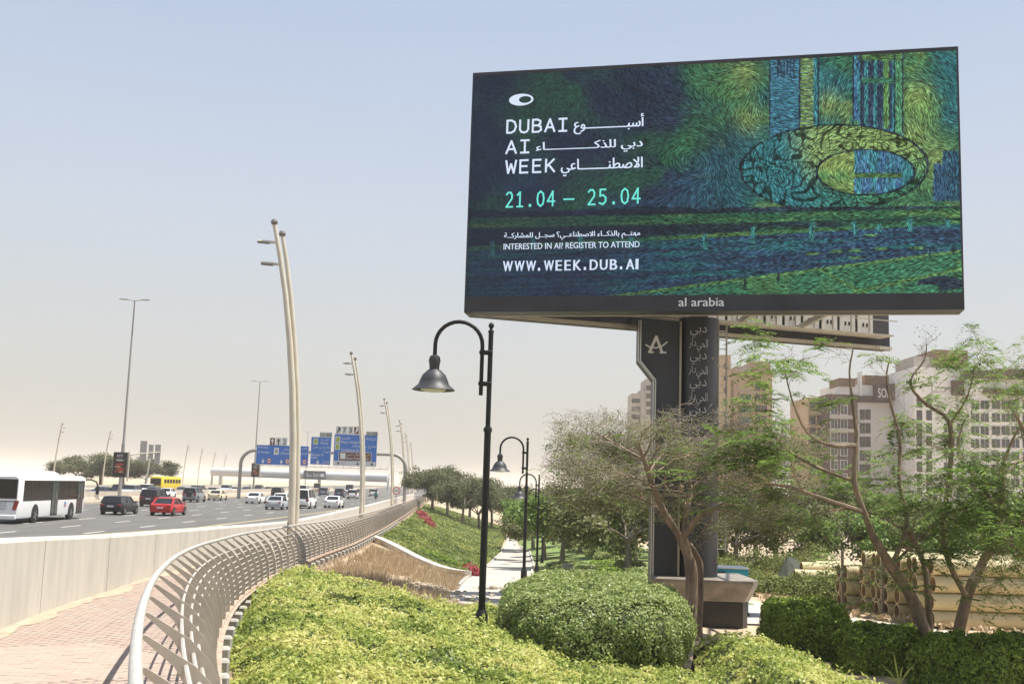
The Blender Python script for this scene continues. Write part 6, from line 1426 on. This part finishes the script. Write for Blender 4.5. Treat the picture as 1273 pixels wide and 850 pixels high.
block(r, 896, 908.5, 441, D-2, 16, M_tan, 'stair_tower'); block(r, 908.5, 960, 463, D, 18, M_tan, 'wall'); block(r, 912, 916, 473, D-1.2, 1, M_tan2, 'recess_band'); block(r, 935, 958, 449, D+.5, 14, M_tan2, 'roof_tower', pyb=462); block(r, 914.5, 935, 455.5, D+1.5, 10, M_gry, 'penthouse', pyb=462.5); block(r, 908, 961, 461.5, D-.6, .5, M_tan2, 'cornice', pyb=464)
windows(r, D, (922.8, 930.2), (494, 508, 521, 534.5, 548, 561, 574, 588), 1.35, 1.7, M_win, False, .05); windows(r, D, (942, 950), (481, 494, 508, 521, 534.5, 548, 561, 574), 1.2, 1.6, M_wind, False, .05); windows(r, D-2, (902,), (455, 470, 485, 500, 515, 530, 545), .7, 1.2, M_wind, False, .05)
for py in (487, 501, 514.5, 528, 541, 554.5): block(r, 919, 934, py-1+1, D-.9, .9, M_tan2, 'balcony', pyb=py+3)
D = 400; r = bld('small hazy grey tower left of the billboard column', 800, D)
block(r, 785.5, 797, 489, D, 14, M_gry, 'lower_wing'); block(r, 797, 803, 484, D-.5, 14, M_gry, 'middle_wing'); block(r, 803, 822, 471, D-1, 16, M_gry, 'wall'); windows(r, D-1, (806, 811), (482, 492, 502, 512), 1.4, 1.5, M_wind, False, .05); windows(r, D, (788, 793), (498, 508, 518), 1.3, 1.4, M_wind, False, .05)
D = 255; r = bld('tan wing at the left end of the brown and white apartment complex', 1018, D)
block(r, 1004, 1030, 494, D+2, 16, M_tan, 'wall'); windows(r, D+2, (1010, 1019.5), (505, 521, 537, 553, 569, 585), 1.2, 1.9, M_wind, False, .05)
for py in (512, 528, 544, 560, 576): block(r, 1006, 1023, py, D+1, 1, M_tan2, 'balcony', pyb=py+3.5)
D = 250; r = bld('dark brown wing with white framed windows left of the lettered block', 1047, D)
block(r, 1030, 1066, 490, D, 16, M_brn, 'wall'); windows(r, D, (1037, 1049), (509.5, 526.5, 543.5, 560.5, 577.5, 594.5), 1.5, 2.0, M_wind, True, .05)
block(r, 1033, 1062, 515.5, D-1.2, 1.2, M_gry, 'balcony', pyb=520); block(r, 1033, 1062, 532.5, D-1.2, 1.2, M_gry, 'balcony', pyb=537); block(r, 1033, 1062, 549.5, D-1.2, 1.2, M_gry, 'balcony', pyb=554)
D = 262; r = bld('white block with a brown roof screen and a dark lettered sign on top', 1090, D)
block(r, 1043, 1160, 479, D, 16, M_wht, 'wall'); block(r, 1043, 1063, 470, D-.6, 8, M_brn2, 'roof_screen', pyb=480); block(r, 1075, 1134, 467, D-.6, 8, M_brn2, 'roof_screen', pyb=478); block(r, 1062, 1112, 492, D-.8, 1, M_brn, 'brown_band', pyb=500); block(r, 1069, 1071.5, 462, D-1, 2, M_wht, 'chimney', pyb=492)
windows(r, D, (1072, 1079, 1125, 1132, 1142, 1150), (515, 532, 549, 566, 583, 600, 617), 1.0, 2.2, M_wind, False, .05)
a_, b_ = PD(1088, 497, D-3), PD(1113, 478, D-3); m = MB(); m.box(((a_.x+b_.x)/2, D-3, (a_.z+b_.z)/2), (b_.x-a_.x, 3.5, b_.z-a_.z)); sgn_ = m.build('sign_board', M_brn, r)
m = MB(); write(m, 'SOL', PD(1092, 490, D-5).x, PD(1107, 490, D-5).x, PD(1100, 494, D-5).z, PD(1100, 482.5, D-5).z, lambda x, z: (x, D-4.78, z)); m.build('lettering', M_fac, sgn_, fixn=False)
D = 245; r = bld('tall white block with a brown box on its roof at the far right', 1170, D)
block(r, 1136, 1204, 457, D, 18, M_wht, 'wall'); block(r, 1162, 1203, 435, D+1, 12, M_brn2, 'roof_box', pyb=455.5); block(r, 1136, 1162, 443, D+2, 12, M_gry, 'roof_block', pyb=457); block(r, 1185, 1226, 473, D-1.5, 1.5, M_brn, 'brown_panel', pyb=491)
windows(r, D, (1143, 1155), (500, 516, 532, 548, 564, 580, 596, 612, 628), 1.0, 2.0, M_wind, False, .05); windows(r, D, (1178, 1194), (532, 548, 564, 580, 596, 612, 628), 1.6, 2.0, M_wind, True, .05)
D = 240; r = bld('long low white block with brown parapet bands leaving the right edge', 1240, D)
block(r, 1204, 1330, 470, D+1, 18, M_wht, 'wall'); block(r, 1204, 1240, 460, D+.4, 14, M_brn, 'parapet', pyb=470.5); block(r, 1240, 1330, 459, D-.4, 14, M_brn, 'parapet', pyb=471.5); block(r, 1226, 1330, 484, D-.6, 1.5, M_brn, 'brown_band', pyb=491)
windows(r, D+1, (1212, 1224, 1238, 1250, 1262, 1276), (503, 519, 535, 551, 567, 583, 600, 617), 1.8, 1.9, M_wind, True, .05)

# ------------------------------------------------------------------ dusty air
m = MB(); m.box((0, 2745, 12.5), (6300, 5700, 46)); hz = m.build('haze', mat('tmp', (1, 1, 1)))
mh = bpy.data.materials.new('dusty_air'); mh.use_nodes = True; n = mh.node_tree; n.nodes.remove(n.nodes['Principled BSDF']); pv_ = n.nodes.new('ShaderNodeVolumePrincipled')
pv_.inputs['Color'].default_value = (.90, .865, .81, 1); pv_.inputs['Density'].default_value = .00032; pv_.inputs['Anisotropy'].default_value = 0
n.links.new(pv_.outputs[0], n.nodes['Material Output'].inputs['Volume']); hz.data.materials.clear(); hz.data.materials.append(mh); hz['kind'] = 'stuff'
